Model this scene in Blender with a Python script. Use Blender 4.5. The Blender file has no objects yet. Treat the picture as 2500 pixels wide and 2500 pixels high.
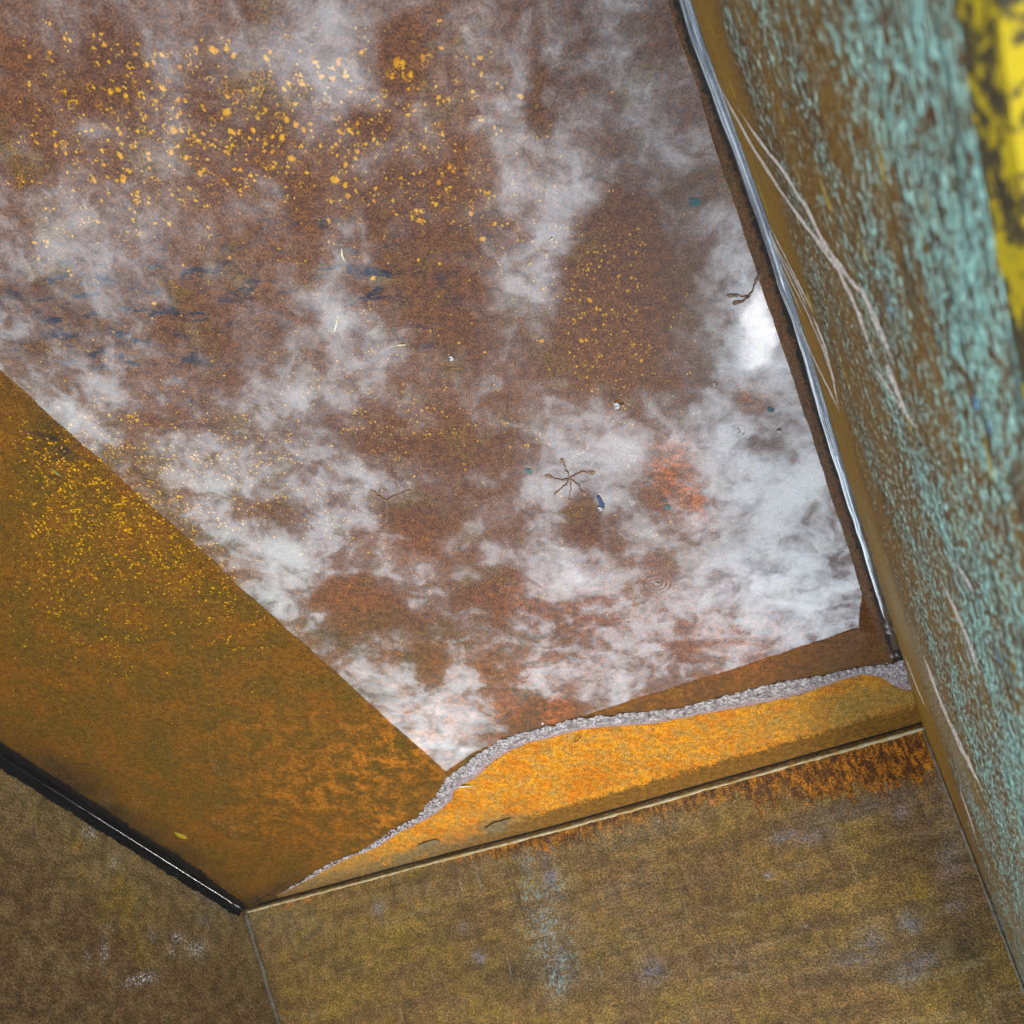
import bpy, math, random
import numpy as np
from mathutils import Vector, Matrix
C = bpy.context.scene.collection
sc = bpy.context.scene
random.seed(7)
R_ = np.random.default_rng(11)

# ------------------------------------------------------------------ survey of the place
# Plan coordinates: x right, y towards the sloped end, z up, unit = eye height over the water.
S = 1.6                                   # metres per unit
VX, VY, F = 1335.23, -442.20, 2129.32     # where the plumb line meets the picture plane, focal length (2500 px wide)
dn = np.array([(VX-1250)/F, (VY-1250)/F, 1.0]); dn /= np.linalg.norm(dn)
ex = np.array([1.0, 0, 0])-dn*dn[0]; ex /= np.linalg.norm(ex)
ey = np.cross(dn, ex)
def ray(px, py):
    r = np.array([(px-1250)/F, (py-1250)/F, 1.0])
    return np.array([r@ex, r@ey, -(r@dn)])
def ground(px, py, z=0.0):                # plan point where a sight line meets height z
    r = ray(px, py); t = (z-1)/r[2]
    return np.array([r[0]*t, r[1]*t])
def project(P):                           # (n,3) plan points -> picture pixels
    P = np.atleast_2d(P)
    c = P[:, :1]*ex+P[:, 1:2]*ey+(1-P[:, 2:3])*dn
    return c[:, 0]/c[:, 2]*F+1250, c[:, 1]/c[:, 2]*F+1250
def W(P):                                 # plan -> world metres
    P = np.atleast_2d(np.asarray(P, float)); return P*np.array([S, -S, S])
def W1(P): return Vector(W(P)[0])
def unit(v): return v/np.linalg.norm(v)

# ------------------------------------------------------------------ camera
cam = bpy.data.cameras.new('camera'); camo = bpy.data.objects.new('camera', cam); C.objects.link(camo)
flip = np.array([1, -1, -1.0])
right = np.array([ex[0], ey[0], dn[0]])*flip; down = np.array([ex[1], ey[1], dn[1]])*flip; fwd = np.array([ex[2], ey[2], dn[2]])*flip
M = Matrix(((right[0], -down[0], -fwd[0], 0), (right[1], -down[1], -fwd[1], 0), (right[2], -down[2], -fwd[2], S), (0, 0, 0, 1)))
camo.matrix_world = M
cam.sensor_width = 36; cam.lens = F/2500*36; cam.clip_start = 0.02; cam.clip_end = 2000
cam.dof.use_dof = True; cam.dof.focus_distance = 2.6; cam.dof.aperture_fstop = 5.6
sc.camera = camo
sc.cycles.max_bounces = 6; sc.cycles.diffuse_bounces = 2; sc.cycles.glossy_bounces = 3; sc.cycles.transparent_max_bounces = 8
sc.cycles.use_adaptive_sampling = True; sc.cycles.adaptive_threshold = .035
sc.view_settings.view_transform = 'Standard'; sc.view_settings.look = 'None'
sc.view_settings.exposure = 1.4; sc.view_settings.gamma = 1

# ------------------------------------------------------------------ node helpers
class G:
    def __init__(s, nt, fine=800.0): s.nt = nt; s.fine = fine; nt.nodes.clear()
    def n(s, t, **kw):
        nd = s.nt.nodes.new(t)
        for k, v in kw.items():
            if k == 'ins':
                for i, val in v.items():
                    if isinstance(val, bpy.types.NodeSocket): s.nt.links.new(val, nd.inputs[i])
                    elif val is not None: nd.inputs[i].default_value = val
            else: setattr(nd, k, v)
        return nd
    def math(s, op, a, b=None, c=None, clamp=False):
        nd = s.n('ShaderNodeMath', operation=op, ins={0: a, 1: b, 2: c}); nd.use_clamp = clamp; return nd.outputs[0]
    def mul(s, a, b): return s.math('MULTIPLY', a, b)
    def add(s, a, b): return s.math('ADD', a, b)
    def ramp(s, v, a, b, lo=0.0, hi=1.0):
        return s.n('ShaderNodeMapRange', interpolation_type='SMOOTHSTEP', ins={0: v, 1: a, 2: b, 3: lo, 4: hi}).outputs[0]
    def mix(s, f, a, b):
        col = lambda c: (*c, 1) if isinstance(c, tuple) and len(c) == 3 else c
        nd = s.n('ShaderNodeMix', data_type='RGBA', ins={0: f, 6: col(a), 7: col(b)}); return nd.outputs[2]
    def noise(s, vec, scale, detail=4, rough=.55, dist=0, stretch=None):
        detail = max(0.0, min(detail, math.log2(s.fine/scale)))   # nothing finer than a picture point
        if stretch: vec = s.n('ShaderNodeVectorMath', operation='MULTIPLY', ins={0: vec, 1: stretch}).outputs[0]
        return s.n('ShaderNodeTexNoise', ins={'Vector': vec, 'Scale': scale, 'Detail': detail, 'Roughness': rough, 'Distortion': dist}).outputs[0]
    def attr(s, name, out=2): return s.n('ShaderNodeAttribute', attribute_name=name).outputs[out]
    def surf(s): return s.attr('surf', 1)
def material(name):
    m = bpy.data.materials.new(name); m.use_nodes = True
    return m, G(m.node_tree)
def finish(g, col, rough=.8, bump=None, bs=.5, bd=.004, spec=.3, metallic=0.0):
    b = g.n('ShaderNodeBsdfPrincipled', ins={'Base Color': col, 'Roughness': rough, 'Specular IOR Level': spec, 'Metallic': metallic})
    if bump is not None:
        bn = g.n('ShaderNodeBump', ins={'Strength': bs, 'Distance': bd, 'Height': bump})
        g.nt.links.new(bn.outputs[0], b.inputs['Normal'])
    o = g.n('ShaderNodeOutputMaterial'); g.nt.links.new(b.outputs[0], o.inputs[0])

# ------------------------------------------------------------------ sky with broken cloud
# A cloud layer is a plane overhead: its coordinates are direction / height. What the water mirrors at a
# picture point is the cloud at that same plan coordinate, so the cloud positions are read off the photograph.
sun_p = np.array([0.47, 0.42])            # plan direction of the veiled sun
sun_dir = unit(np.array([sun_p[0], -sun_p[1], 1.0]))
elev = math.asin(sun_dir[2]); azim = math.atan2(sun_dir[0], sun_dir[1])
world = bpy.data.worlds.new("World"); sc.world = world; world.use_nodes = True
g = G(world.node_tree, 1200.0)
sky = g.n('ShaderNodeTexSky', sky_type='NISHITA', sun_disc=False, sun_elevation=elev, sun_rotation=azim)
d = g.n('ShaderNodeTexCoord').outputs['Generated']
sep = g.n('ShaderNodeSeparateXYZ', ins={0: d})
zz = g.math('MAXIMUM', sep.outputs[2], .10)
P0 = g.n('ShaderNodeCombineXYZ', ins={0: g.math('DIVIDE', sep.outputs[0], zz), 1: g.mul(g.math('DIVIDE', sep.outputs[1], zz), -1.0)}).outputs[0]
def warp(vec, scale, amt, detail):
    w = g.n('ShaderNodeTexNoise', ins={'Vector': vec, 'Scale': scale, 'Detail': detail, 'Roughness': .6}).outputs[1]
    w = g.n('ShaderNodeVectorMath', operation='SUBTRACT', ins={0: w, 1: (.5, .5, .5)}).outputs[0]
    w = g.n('ShaderNodeVectorMath', operation='MULTIPLY', ins={0: w, 1: (amt, amt, 0)}).outputs[0]
    return g.n('ShaderNodeVectorMath', operation='ADD', ins={0: vec, 1: w}).outputs[0]
P1 = warp(P0, 6.0, .12, 5)
Ps = warp(P0, 20.0, .05, 4)
CLOUDS = [  # picture x, y, half width, half height, strength
 (1880,822,65,95,1.6),(1850,740,45,90,.7),(1800,900,60,50,.5),(1815,690,80,140,0.90),(1800,560,60,90,0.50),(1690,1090,170,85,0.90),(1600,1120,80,60,0.60),(1780,1000,90,60,0.60),(1850,900,70,60,0.60),
 (1990,1010,60,110,0.55),(1880,1180,170,110,0.50),(1450,1200,200,170,0.50),(1380,1090,110,120,0.45),(1700,1300,300,150,0.42),(1980,1300,150,130,0.40),(1600,1500,420,130,0.50),(1950,1500,220,100,0.70),(1420,1410,130,70,0.80),
 (1800,1420,200,60,0.45),(1480,1660,180,70,0.60),(1150,1690,170,75,0.75),(1060,1790,130,70,0.90),(930,1660,90,70,0.75),(850,1600,70,60,0.60),(1110,1840,90,40,0.90),(780,1520,60,60,0.60),(700,1420,120,110,0.55),
 (560,1220,170,110,0.45),(620,1330,90,70,0.40),(430,1110,130,70,0.42),(250,960,200,60,0.50),(180,1030,110,60,0.45),(880,1200,140,120,0.55),(930,1260,60,130,0.40),(700,980,180,45,0.38),(820,640,60,150,0.51),
 (805,760,45,60,0.40),(905,830,75,70,0.85),(935,880,60,50,0.40),(1270,790,70,90,0.55),(1250,640,90,90,0.49),(1320,600,80,70,0.45),(820,200,110,170,0.37),(1230,180,110,160,0.41),(1200,330,80,130,0.41),
 (1290,430,110,90,0.51),(1390,470,80,100,0.41),(970,150,50,100,-0.80),(900,300,60,50,-0.70),(1310,210,26,110,-0.80),(1330,410,60,40,-0.50),(1080,420,130,80,-0.50),(220,240,110,60,-0.50),(1080,700,150,130,-0.45),
 (1480,640,110,160,-0.65),(1560,700,110,200,-0.50),(1450,870,150,80,-0.50),(1000,1080,200,70,-0.60),(640,1260,80,80,-0.70),(950,1230,40,60,-0.90),(1010,1290,110,50,-0.50),(840,1480,110,70,-0.95),(830,1580,70,50,-0.50),
 (1210,1640,70,60,-0.60),(1340,1750,80,45,-1.10),(1040,1650,60,60,-0.60),(1820,980,70,60,-0.70),(1700,970,60,40,-0.40),(1900,1090,60,40,-0.60),(1640,1165,75,110,-.9),(1420,1275,34,60,-.8),(1420,1270,40,70,-0.90),
 (1490,1340,60,50,-0.80),(1490,1480,60,40,-0.60),(1380,1490,60,50,-0.50),(1750,1530,120,60,-0.40),(1180,1440,120,70,-0.40)]
acc = None
for (cx, cy, rx, ry, st) in CLOUDS:
    c = ground(cx, cy); J = np.array([ground(cx+2, cy)-c, ground(cx, cy+2)-c]).T/2*np.array([rx, ry])
    U, sv, _ = np.linalg.svd(J)
    ang = math.atan2(U[1, 0], U[0, 0])
    mp = g.n('ShaderNodeMapping', vector_type='TEXTURE', ins={0: Ps if (st < 0 or rx < 66) else P1, 1: (c[0], c[1], 0), 2: (0, 0, ang), 3: (sv[0]*1.5, sv[1]*1.5, 1)})
    gr = g.n('ShaderNodeTexGradient', gradient_type='SPHERICAL', ins={0: mp.outputs[0]})
    acc = g.mul(gr.outputs[1], st) if acc is None else g.math('MULTIPLY_ADD', gr.outputs[1], st, acc)
n_big = g.noise(P1, 4.2, 7, .66)
P2 = warp(P0, 11.0, .09, 4)
n_fine = g.noise(P2, 21.0, 7, .72)
rid = g.math('SUBTRACT', .16, g.math('ABSOLUTE', g.math('SUBTRACT', g.noise(P2, 7.0, 5, .6), .5)))
puff = g.add(g.add(g.mul(g.math('SUBTRACT', n_big, .5), 2.3), g.mul(g.math('SUBTRACT', n_fine, .5), 1.25)), g.mul(rid, 1.5))
dens = g.add(g.add(acc, puff), -.06)
soft = g.ramp(dens, -.30, 1.25)
crisp = g.ramp(g.add(dens, g.mul(g.math('SUBTRACT', n_fine, .5), 1.6)), .18, .62)
low = g.ramp(g.math('DIVIDE', 1.0, zz), 1.12, 1.5)            # veils overhead, firmer heaps lower down
cover = g.math('ADD', g.mul(soft, g.math('MULTIPLY_ADD', low, -.10, .76)), g.mul(crisp, g.math('MULTIPLY_ADD', low, .26, .06)), clamp=True)
thick = g.ramp(g.add(dens, g.mul(g.math('SUBTRACT', acc, 1.0), .6)), 1.0, 2.5)
shade = g.ramp(g.add(g.mul(n_fine, .65), g.mul(n_big, .55)), .45, .70)
ccol = g.mix(thick, g.mix(shade, (17, 21.5, 26), (55, 64, 72)), (115, 121, 128))      # sunlit core of the cloud in front of the sun
out = g.mix(cover, sky.outputs[0], ccol)
bg = g.n('ShaderNodeBackground', ins={0: out, 1: .05})
g.nt.links.new(bg.outputs[0], g.n('ShaderNodeOutputWorld').inputs[0])

# ------------------------------------------------------------------ sun behind the cloud
sl = bpy.data.lights.new('sun', 'SUN'); sl.energy = .8; sl.angle = math.radians(11); sl.color = (1, .95, .86)
so = bpy.data.objects.new('sun', sl); C.objects.link(so)
so.rotation_euler = Vector(sun_dir).to_track_quat('Z', 'Y').to_euler(); so.location = (0, 0, 30)

# ------------------------------------------------------------------ mesh helpers
def vnoise(x, y, seed=0):
    xi = np.floor(x).astype(np.int64); yi = np.floor(y).astype(np.int64); fx = x-xi; fy = y-yi
    fx = fx*fx*(3-2*fx); fy = fy*fy*(3-2*fy)
    def h(a, b):
        n = (a*374761393+b*668265263+seed*974634777) & 0xffffffff
        n = ((n ^ (n >> 13))*1274126177) & 0xffffffff
        return ((n ^ (n >> 16)) & 0xffff)/65535.0
    return (h(xi, yi)*(1-fx)+h(xi+1, yi)*fx)*(1-fy)+(h(xi, yi+1)*(1-fx)+h(xi+1, yi+1)*fx)*fy
def fbm(x, y, seed=0, oct=4):
    s = 0; a = .5; t = 0
    for k in range(oct): s = s+a*vnoise(x*2**k+17*k, y*2**k+31*k, seed+k); t += a; a *= .55
    return s/t
def sst(x, a, b): t = np.clip((x-a)/(b-a), 0, 1); return t*t*(3-2*t)
def blob(px, py, pts): # soft union of ellipses: (x, y, rx, ry, strength, angle)
    o = np.zeros_like(px)
    for q in pts:
        x, y, rx, ry, s = q[:5]; a = math.radians(q[5]) if len(q) > 5 else 0
        dx, dy = px-x, py-y
        u = (dx*math.cos(a)+dy*math.sin(a))/rx; v = (-dx*math.sin(a)+dy*math.cos(a))/ry
        o = np.maximum(o, s*np.exp(-(u*u+v*v)))
    return o
ROOT = None
def link(name, me, mat, parent=None, org=None):
    if mat: me.materials.append(mat)
    o = bpy.data.objects.new(name, me); C.objects.link(o)
    if parent: o.parent = parent
    return o
def abs_loc(o):
    l = Vector((0, 0, 0))
    while o: l += o.location; o = o.parent
    return l
def mesh(name, verts, faces, mat, parent=None, attrs=None, smooth=True, origin=None):
    verts = np.asarray(verts, float)
    off = np.array(origin if origin is not None else (abs_loc(parent) if parent else verts.mean(0)))
    me = bpy.data.meshes.new(name); me.from_pydata((verts-off).tolist(), [], faces if isinstance(faces, list) else faces.tolist())
    for k, v in (attrs or {}).items():
        v = np.asarray(v, np.float32)
        if v.ndim == 2:
            a = me.attributes.new(k, 'FLOAT_VECTOR', 'POINT'); a.data.foreach_set('vector', v.ravel())
        else:
            a = me.attributes.new(k, 'FLOAT', 'POINT'); a.data.foreach_set('value', v)
    if smooth: me.polygons.foreach_set('use_smooth', np.ones(len(me.polygons), bool))
    me.update()
    o = link(name, me, mat, parent)
    o.location = Vector(off)-(abs_loc(parent) if parent else Vector((0, 0, 0)))
    return o
def gridf(nu, nv):
    i = np.arange(nu-1)[:, None]*nv+np.arange(nv-1)[None]
    return np.stack([i, i+nv, i+nv+1, i+1], -1).reshape(-1, 4)
def facing(verts, faces, n):               # turn the faces so that they look along plan direction n
    q = np.asarray(verts)[faces[len(faces)//2]]; m = np.cross(q[1]-q[0], q[2]-q[0])
    return faces if m@np.array([n[0], -n[1], 0]) > 0 else faces[:, ::-1]
def tag(o, label=None, cat=None, group=None, kind=None):
    for k, v in (('label', label), ('category', cat), ('group', group), ('kind', kind)):
        if v: o[k] = v
    return o
def interp_poly(pts):
    p = np.array(pts, float); return p
def resample(pts, n):
    p = np.array(pts, float); L = np.r_[0, np.cumsum(np.linalg.norm(np.diff(p, axis=0), axis=1))]
    t = np.linspace(0, L[-1], n); return np.stack([np.interp(t, L, p[:, k]) for k in range(p.shape[1])], 1)
def tube(path, rad, seg=8):               # path (n,3) metres, rad scalar or array
    path = np.asarray(path, float); n = len(path); rad = np.broadcast_to(rad, (n,))
    T = np.gradient(path, axis=0); T /= np.linalg.norm(T, axis=1)[:, None]
    up = np.array([0.13, .21, 1.0]); A = np.cross(T, up); A /= np.linalg.norm(A, axis=1)[:, None]; B = np.cross(T, A)
    a = np.linspace(0, 2*math.pi, seg, endpoint=False)
    v = path[:, None]+rad[:, None, None]*(np.cos(a)[None, :, None]*A[:, None]+np.sin(a)[None, :, None]*B[:, None])
    f = [[i*seg+j, i*seg+(j+1) % seg, (i+1)*seg+(j+1) % seg, (i+1)*seg+j] for i in range(n-1) for j in range(seg)]
    f += [list(range(seg))[::-1], [(n-1)*seg+j for j in range(seg)]]
    return v.reshape(-1, 3), f

# ------------------------------------------------------------------ plan of the container
def xline(a, b, c, e):
    A = np.array([b-a, -(e-c)]).T; t = np.linalg.solve(A, c-a); return a+t[0]*(b-a)
gl = [ground(110, 1915), ground(593, 2220)]; gb = [ground(596, 2222), ground(2248, 1765)]; gr_ = [ground(1865, 514), ground(2225, 1680)]
B1 = xline(*gl, *gb); B2 = xline(*gb, *gr_)
uL = unit(gl[0]-B1); uB = unit(B2-B1); uR = unit(gr_[0]-B2)
cen = (B1+B2)/2+(uL+uR)*.3
def outn(u, B):
    n = np.array([-u[1], u[0]]); return n if n@(cen-B) < 0 else -n
nL, nB, nR = outn(uL, B1), outn(uB, B1), outn(uR, B2)
hL, hB, hR, sL, sB, sR = .7074, .8945, .758, -.1267, .8231, .0138
RAIL = .034
LEN = 2.35                                # length of the box, end to end
def corner(B, n1, s1, n2, s2, z):
    return B+np.linalg.solve(np.array([n1, n2]), np.array([s1*z, s2*z]))
def cA(z): return corner(B1, nL, sL, nB, sB, z)
def cB(z): return corner(B2, nB, sB, nR, sR, z)
base_px = [(1658+62, 112), (1793, 314), (1865, 514), (1973, 850), (2051, 1112), (2121, 1335), (2200, 1598), (2248, 1762)]
_bp = np.array([ground(*p) for p in base_px]); _bu = (_bp-B2)@uR; _bo = (_bp-B2)@nR
_s = np.argsort(_bu); _bu, _bo = _bu[_s], _bo[_s]
def bowR(u): return np.interp(u, _bu, _bo)*sst(u, -.05, .1)

# fringe of the puddle on the floor (upper edge = water, lower edge = dry rust)
UP = [(2215,1600),(2188,1609),(2138,1619),(2035,1639),(1931,1660),(1807,1689),(1695,1712),(1600,1732),(1504,1743),(1421,1751),(1318,1772),(1235,1799),(1173,1832),(1131,1861),(1090,1898),(1048,1956),(1015,1985),(966,2018),(904,2060),(833,2093),(780,2121),(720,2155),(680,2180)]
LO = [(2232,1688),(2221,1685),(2188,1679),(2151,1652),(2109,1645),(2055,1660),(1952,1697),(1832,1722),(1703,1745),(1600,1766),(1504,1772),(1421,1780),(1359,1797),(1297,1811),(1247,1832),(1206,1857),(1169,1894),(1131,1915),(1111,1931),(1106,1952),(1069,1985),(1032,2006),(974,2035),(924,2068),(841,2099),(790,2129),(725,2162),(682,2184)]
upg = np.array([ground(*p) for p in UP]); log_ = np.array([ground(*p) for p in LO])
ua = (upg-B1)@uB; uv = (upg-B1)@nB
_o = np.argsort(ua)
ua_s = np.maximum.accumulate(ua[_o]); uv_s = uv[_o]
def floor_z(a, v):
    vu = np.interp(a, ua_s, uv_s); vu = np.where(a < ua_s[0], np.minimum(0, -.004), vu)
    dv = v-vu
    return np.where(dv > 0, .030*dv, np.maximum(.05*dv, -.012))-.0004
def floor_at(px, py):                     # plan point on the floor seen at a picture point
    z = 0.0
    for _ in range(4):
        p = ground(px, py, z); z = float(floor_z(np.array((p-B1)@uB), np.array((p-B1)@nB)))
    return np.array([p[0], p[1], z])

root = bpy.data.objects.new('dumpster', None); C.objects.link(root); root.location = W1([*B1, -.03])
tag(root, 'rusty open steel dumpster with peeling turquoise paint and rainwater standing in it', 'dumpster')

# ------------------------------------------------------------------ materials
def mat_floor():
    m, g = material('rusted_floor'); s = g.surf()
    nl = g.noise(s, 2.2, 5, .6); nm = g.noise(s, 9, 6, .65, .3); nf = g.noise(s, 60, 5, .7); ng = g.noise(s, 260, 3, .7)
    gold = g.ramp(g.add(g.attr('gold'), g.mul(g.math('SUBTRACT', nm, .5), .5)), .1, .9)
    brown = g.mix(g.ramp(nl, .35, .65), (.155, .058, .013), (.120, .048, .015))
    brown = g.mix(g.ramp(nm, .5, .7), brown, (.150, .076, .012))
    gcol = g.mix(g.ramp(nm, .38, .62), (.175, .068, .0025), (.115, .060, .003))
    col = g.mix(gold, brown, gcol)
    oli = g.mul(g.attr('olive'), g.ramp(g.noise(s, 14, 7, .75, .2), .42, .6))
    col = g.mix(g.mul(oli, .7), col, (.095, .060, .005))
    ora = g.mul(g.attr('orange'), g.ramp(g.noise(s, 20, 9, .78, .15), .45, .60))
    col = g.mix(ora, col, (.46, .155, .006))
    red = g.mul(g.attr('red'), g.ramp(g.noise(s, 40, 6, .75), .40, .58))
    col = g.mix(red, col, (.46, .12, .008))
    nb = g.noise(s, 26, 6, .7, .4, stretch=(.55, 1.25, 1))
    nav = g.mul(g.attr('navy'), g.ramp(nb, .52, .62))
    col = g.mix(nav, col, (.010, .015, .030))
    nbk = g.mul(g.attr('navy'), g.ramp(g.noise(s, 70, 5, .7), .5, .7))
    col = g.mix(g.mul(nbk, .6), col, (.03, .025, .02))
    # dry, bright rust above the water line
    dn_ = g.noise(s, 30, 8, .75, .5); d2 = g.noise(s, 120, 5, .7)
    dry = g.mix(g.ramp(dn_, .43, .58), (.72, .265, .002), (.44, .22, .04))
    dry = g.mix(g.ramp(g.noise(s, 14, 7, .75, .4), .5, .62), dry, (.64, .185, .003))
    dry = g.mix(g.ramp(d2, .54, .66), dry, (.34, .14, .008))
    dry = g.mix(g.ramp(g.noise(s, 48, 4, .7), .63, .72), dry, (.55, .38, .22))
    dry = g.mix(g.ramp(g.noise(s, 130, 3, .6), .62, .68), dry, (.10, .045, .01))
    dry = g.mix(g.ramp(g.noise(s, 5, 5, .65, .3), .48, .62), dry, g.mix(g.ramp(dn_, .45, .55), (.60, .17, .002), (.40, .17, .012)))
    dry = g.mix(g.mul(g.attr('tan'), .8), dry, g.mix(d2, (.30, .19, .035), (.22, .14, .035)))
    sm = g.ramp(g.add(g.attr('seam'), g.mul(g.add(g.math('SUBTRACT', dn_, .5), g.math('SUBTRACT', d2, .5)), 1.3)), .38, .62)
    dry = g.mix(sm, dry, g.mix(g.ramp(d2, .4, .62), (.26, .105, .006), (.12, .058, .008)))
    gy = g.mul(g.attr('grey'), g.ramp(dn_, .3, .5))
    dry = g.mix(gy, dry, g.mix(d2, (.22, .15, .06), (.13, .085, .03)))
    col = g.mix(g.attr('dry'), col, dry)
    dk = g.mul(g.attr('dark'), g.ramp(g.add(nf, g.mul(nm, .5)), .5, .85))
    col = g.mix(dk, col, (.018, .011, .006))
    # sandy grain everywhere
    k = g.ramp(ng, .36, .64, .5, 1.5); k2 = g.ramp(nf, .36, .64, .72, 1.28)
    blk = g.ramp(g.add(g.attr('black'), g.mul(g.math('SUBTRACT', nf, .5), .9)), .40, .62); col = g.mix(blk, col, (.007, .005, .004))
    col = g.n('ShaderNodeVectorMath', operation='SCALE', ins={0: col, 3: g.mul(k, k2)}).outputs[0]
    h = g.add(g.mul(ng, .5), g.mul(nf, .8))
    finish(g, col, .85, h, g.add(.35, g.mul(g.attr('dry'), .6)), .006, .25)
    return m
def mat_end():
    m, g = material('rusted_end_plate'); s = g.surf(); g.fine = 2000.0
    nl = g.noise(s, 3.5, 6, .65, .5); nm = g.noise(s, 11, 6, .65, .4); nf = g.noise(s, 85, 5, .7); ng = g.noise(s, 300, 3, .7)
    col = g.mix(g.ramp(nl, .38, .62), (.52, .285, .052), (.43, .218, .052))
    col = g.mix(g.ramp(nm, .5, .68), col, (.50, .29, .032))
    col = g.mix(g.mul(g.ramp(g.noise(s, 6, 5, .6, .3), .52, .66), .55), col, (.35, .18, .075))
    col = g.mix(g.mul(g.mul(g.attr('olive'), .8), g.ramp(g.noise(s, 9, 6, .7), .35, .65)), col, (.42, .275, .025))
    col = g.mix(g.mul(g.attr('dark'), g.ramp(nm, .25, .6)), col, (.14, .08, .022))
    pl = g.mul(g.attr('mauve'), g.ramp(g.noise(s, 18, 6, .7), .40, .58))
    col = g.mix(g.mul(pl, .45), col, (.33, .25, .25))
    tq = g.mul(g.attr('turq'), g.ramp(g.noise(s, 55, 6, .72, .5, stretch=(1.6, .8, 1)), .48, .55))
    col = g.mix(tq, col, g.mix(nf, (.30, .48, .42), (.58, .60, .50)))
    bl = g.mul(g.mul(g.attr('blue'), .7), g.ramp(g.noise(s, 70, 6, .75, .2, stretch=(.6, 1.2, 1)), .40, .49))
    col = g.mix(bl, col, (.36, .38, .50))
    wh = g.mul(g.attr('white'), g.ramp(g.noise(s, 90, 4, .7, .3), .52, .60))
    col = g.mix(wh, col, (.55, .58, .62))
    drip = g.mul(g.ramp(g.noise(s, 13, 6, .7, .3, stretch=(2.2, .22, 1)), .54, .66), g.ramp(g.noise(s, 3, 3, .5), .35, .6))
    col = g.mix(g.mul(drip, .75), col, (.20, .105, .02))
    band = g.ramp(g.noise(s, 7, 6, .65, .4, stretch=(.22, 1.9, 1)), .48, .60)
    col = g.mix(g.mul(band, .6), col, (.25, .135, .045))
    band2 = g.ramp(g.noise(s, 9, 7, .7, .2, stretch=(.25, 2.2, 1)), .56, .64); col = g.mix(g.mul(band2, .4), col, (.60, .42, .17))
    run = g.ramp(g.noise(s, 26, 6, .7, .1, stretch=(2.4, .14, 1)), .60, .68); col = g.mix(g.mul(run, .6), col, (.58, .47, .30))
    pit = g.ramp(g.noise(s, 210, 3, .6), .60, .66); col = g.mix(g.mul(pit, .8), col, (.05, .03, .012))
    lite = g.ramp(g.noise(s, 170, 3, .6, stretch=(1, 1.2, 1)), .62, .70); col = g.mix(g.mul(lite, .55), col, (.62, .46, .22))
    # orange bloom running from the weld
    bd = g.add(g.mul(g.noise(s, 15, 6, .75, .2, stretch=(1.9, .40, 1)), .6), g.mul(g.noise(s, 60, 4, .7), .4))
    br = g.ramp(g.add(g.attr('bloom'), g.mul(g.math('SUBTRACT', bd, .5), 2.8)), .36, .56)
    br = g.mul(br, g.ramp(g.attr('bloom'), .02, .2))
    bc = g.mix(g.ramp(g.noise(s, 34, 5, .75, .3, stretch=(1.4, .7, 1)), .42, .56), (.80, .27, .003), (.20, .058, .004))
    col = g.mix(br, col, bc)
    edge = g.attr('pale'); col = g.mix(g.mul(edge, g.ramp(nf, .3, .6)), col, (.50, .38, .18))
    k = g.ramp(ng, .36, .64, .50, 1.5); k2 = g.mul(g.ramp(g.noise(s, 140, 5, .75), .38, .62, .6, 1.45), g.ramp(g.noise(s, 24, 7, .72, .3), .36, .64, .72, 1.28))
    col = g.n('ShaderNodeVectorMath', operation='SCALE', ins={0: col, 3: g.mul(k, k2)}).outputs[0]
    vor = g.n('ShaderNodeTexVoronoi', feature='SMOOTH_F1', ins={'Vector': s, 'Scale': 210, 'Smoothness': .5}).outputs[0]
    h = g.add(g.add(g.mul(ng, .5), g.mul(g.noise(s, 150, 4, .7), 1.2)), g.add(g.mul(g.noise(s, 28, 4, .6), .9), g.mul(vor, -.7)))
    finish(g, col, .7, h, 1.0, .011, .4)
    return m
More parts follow.
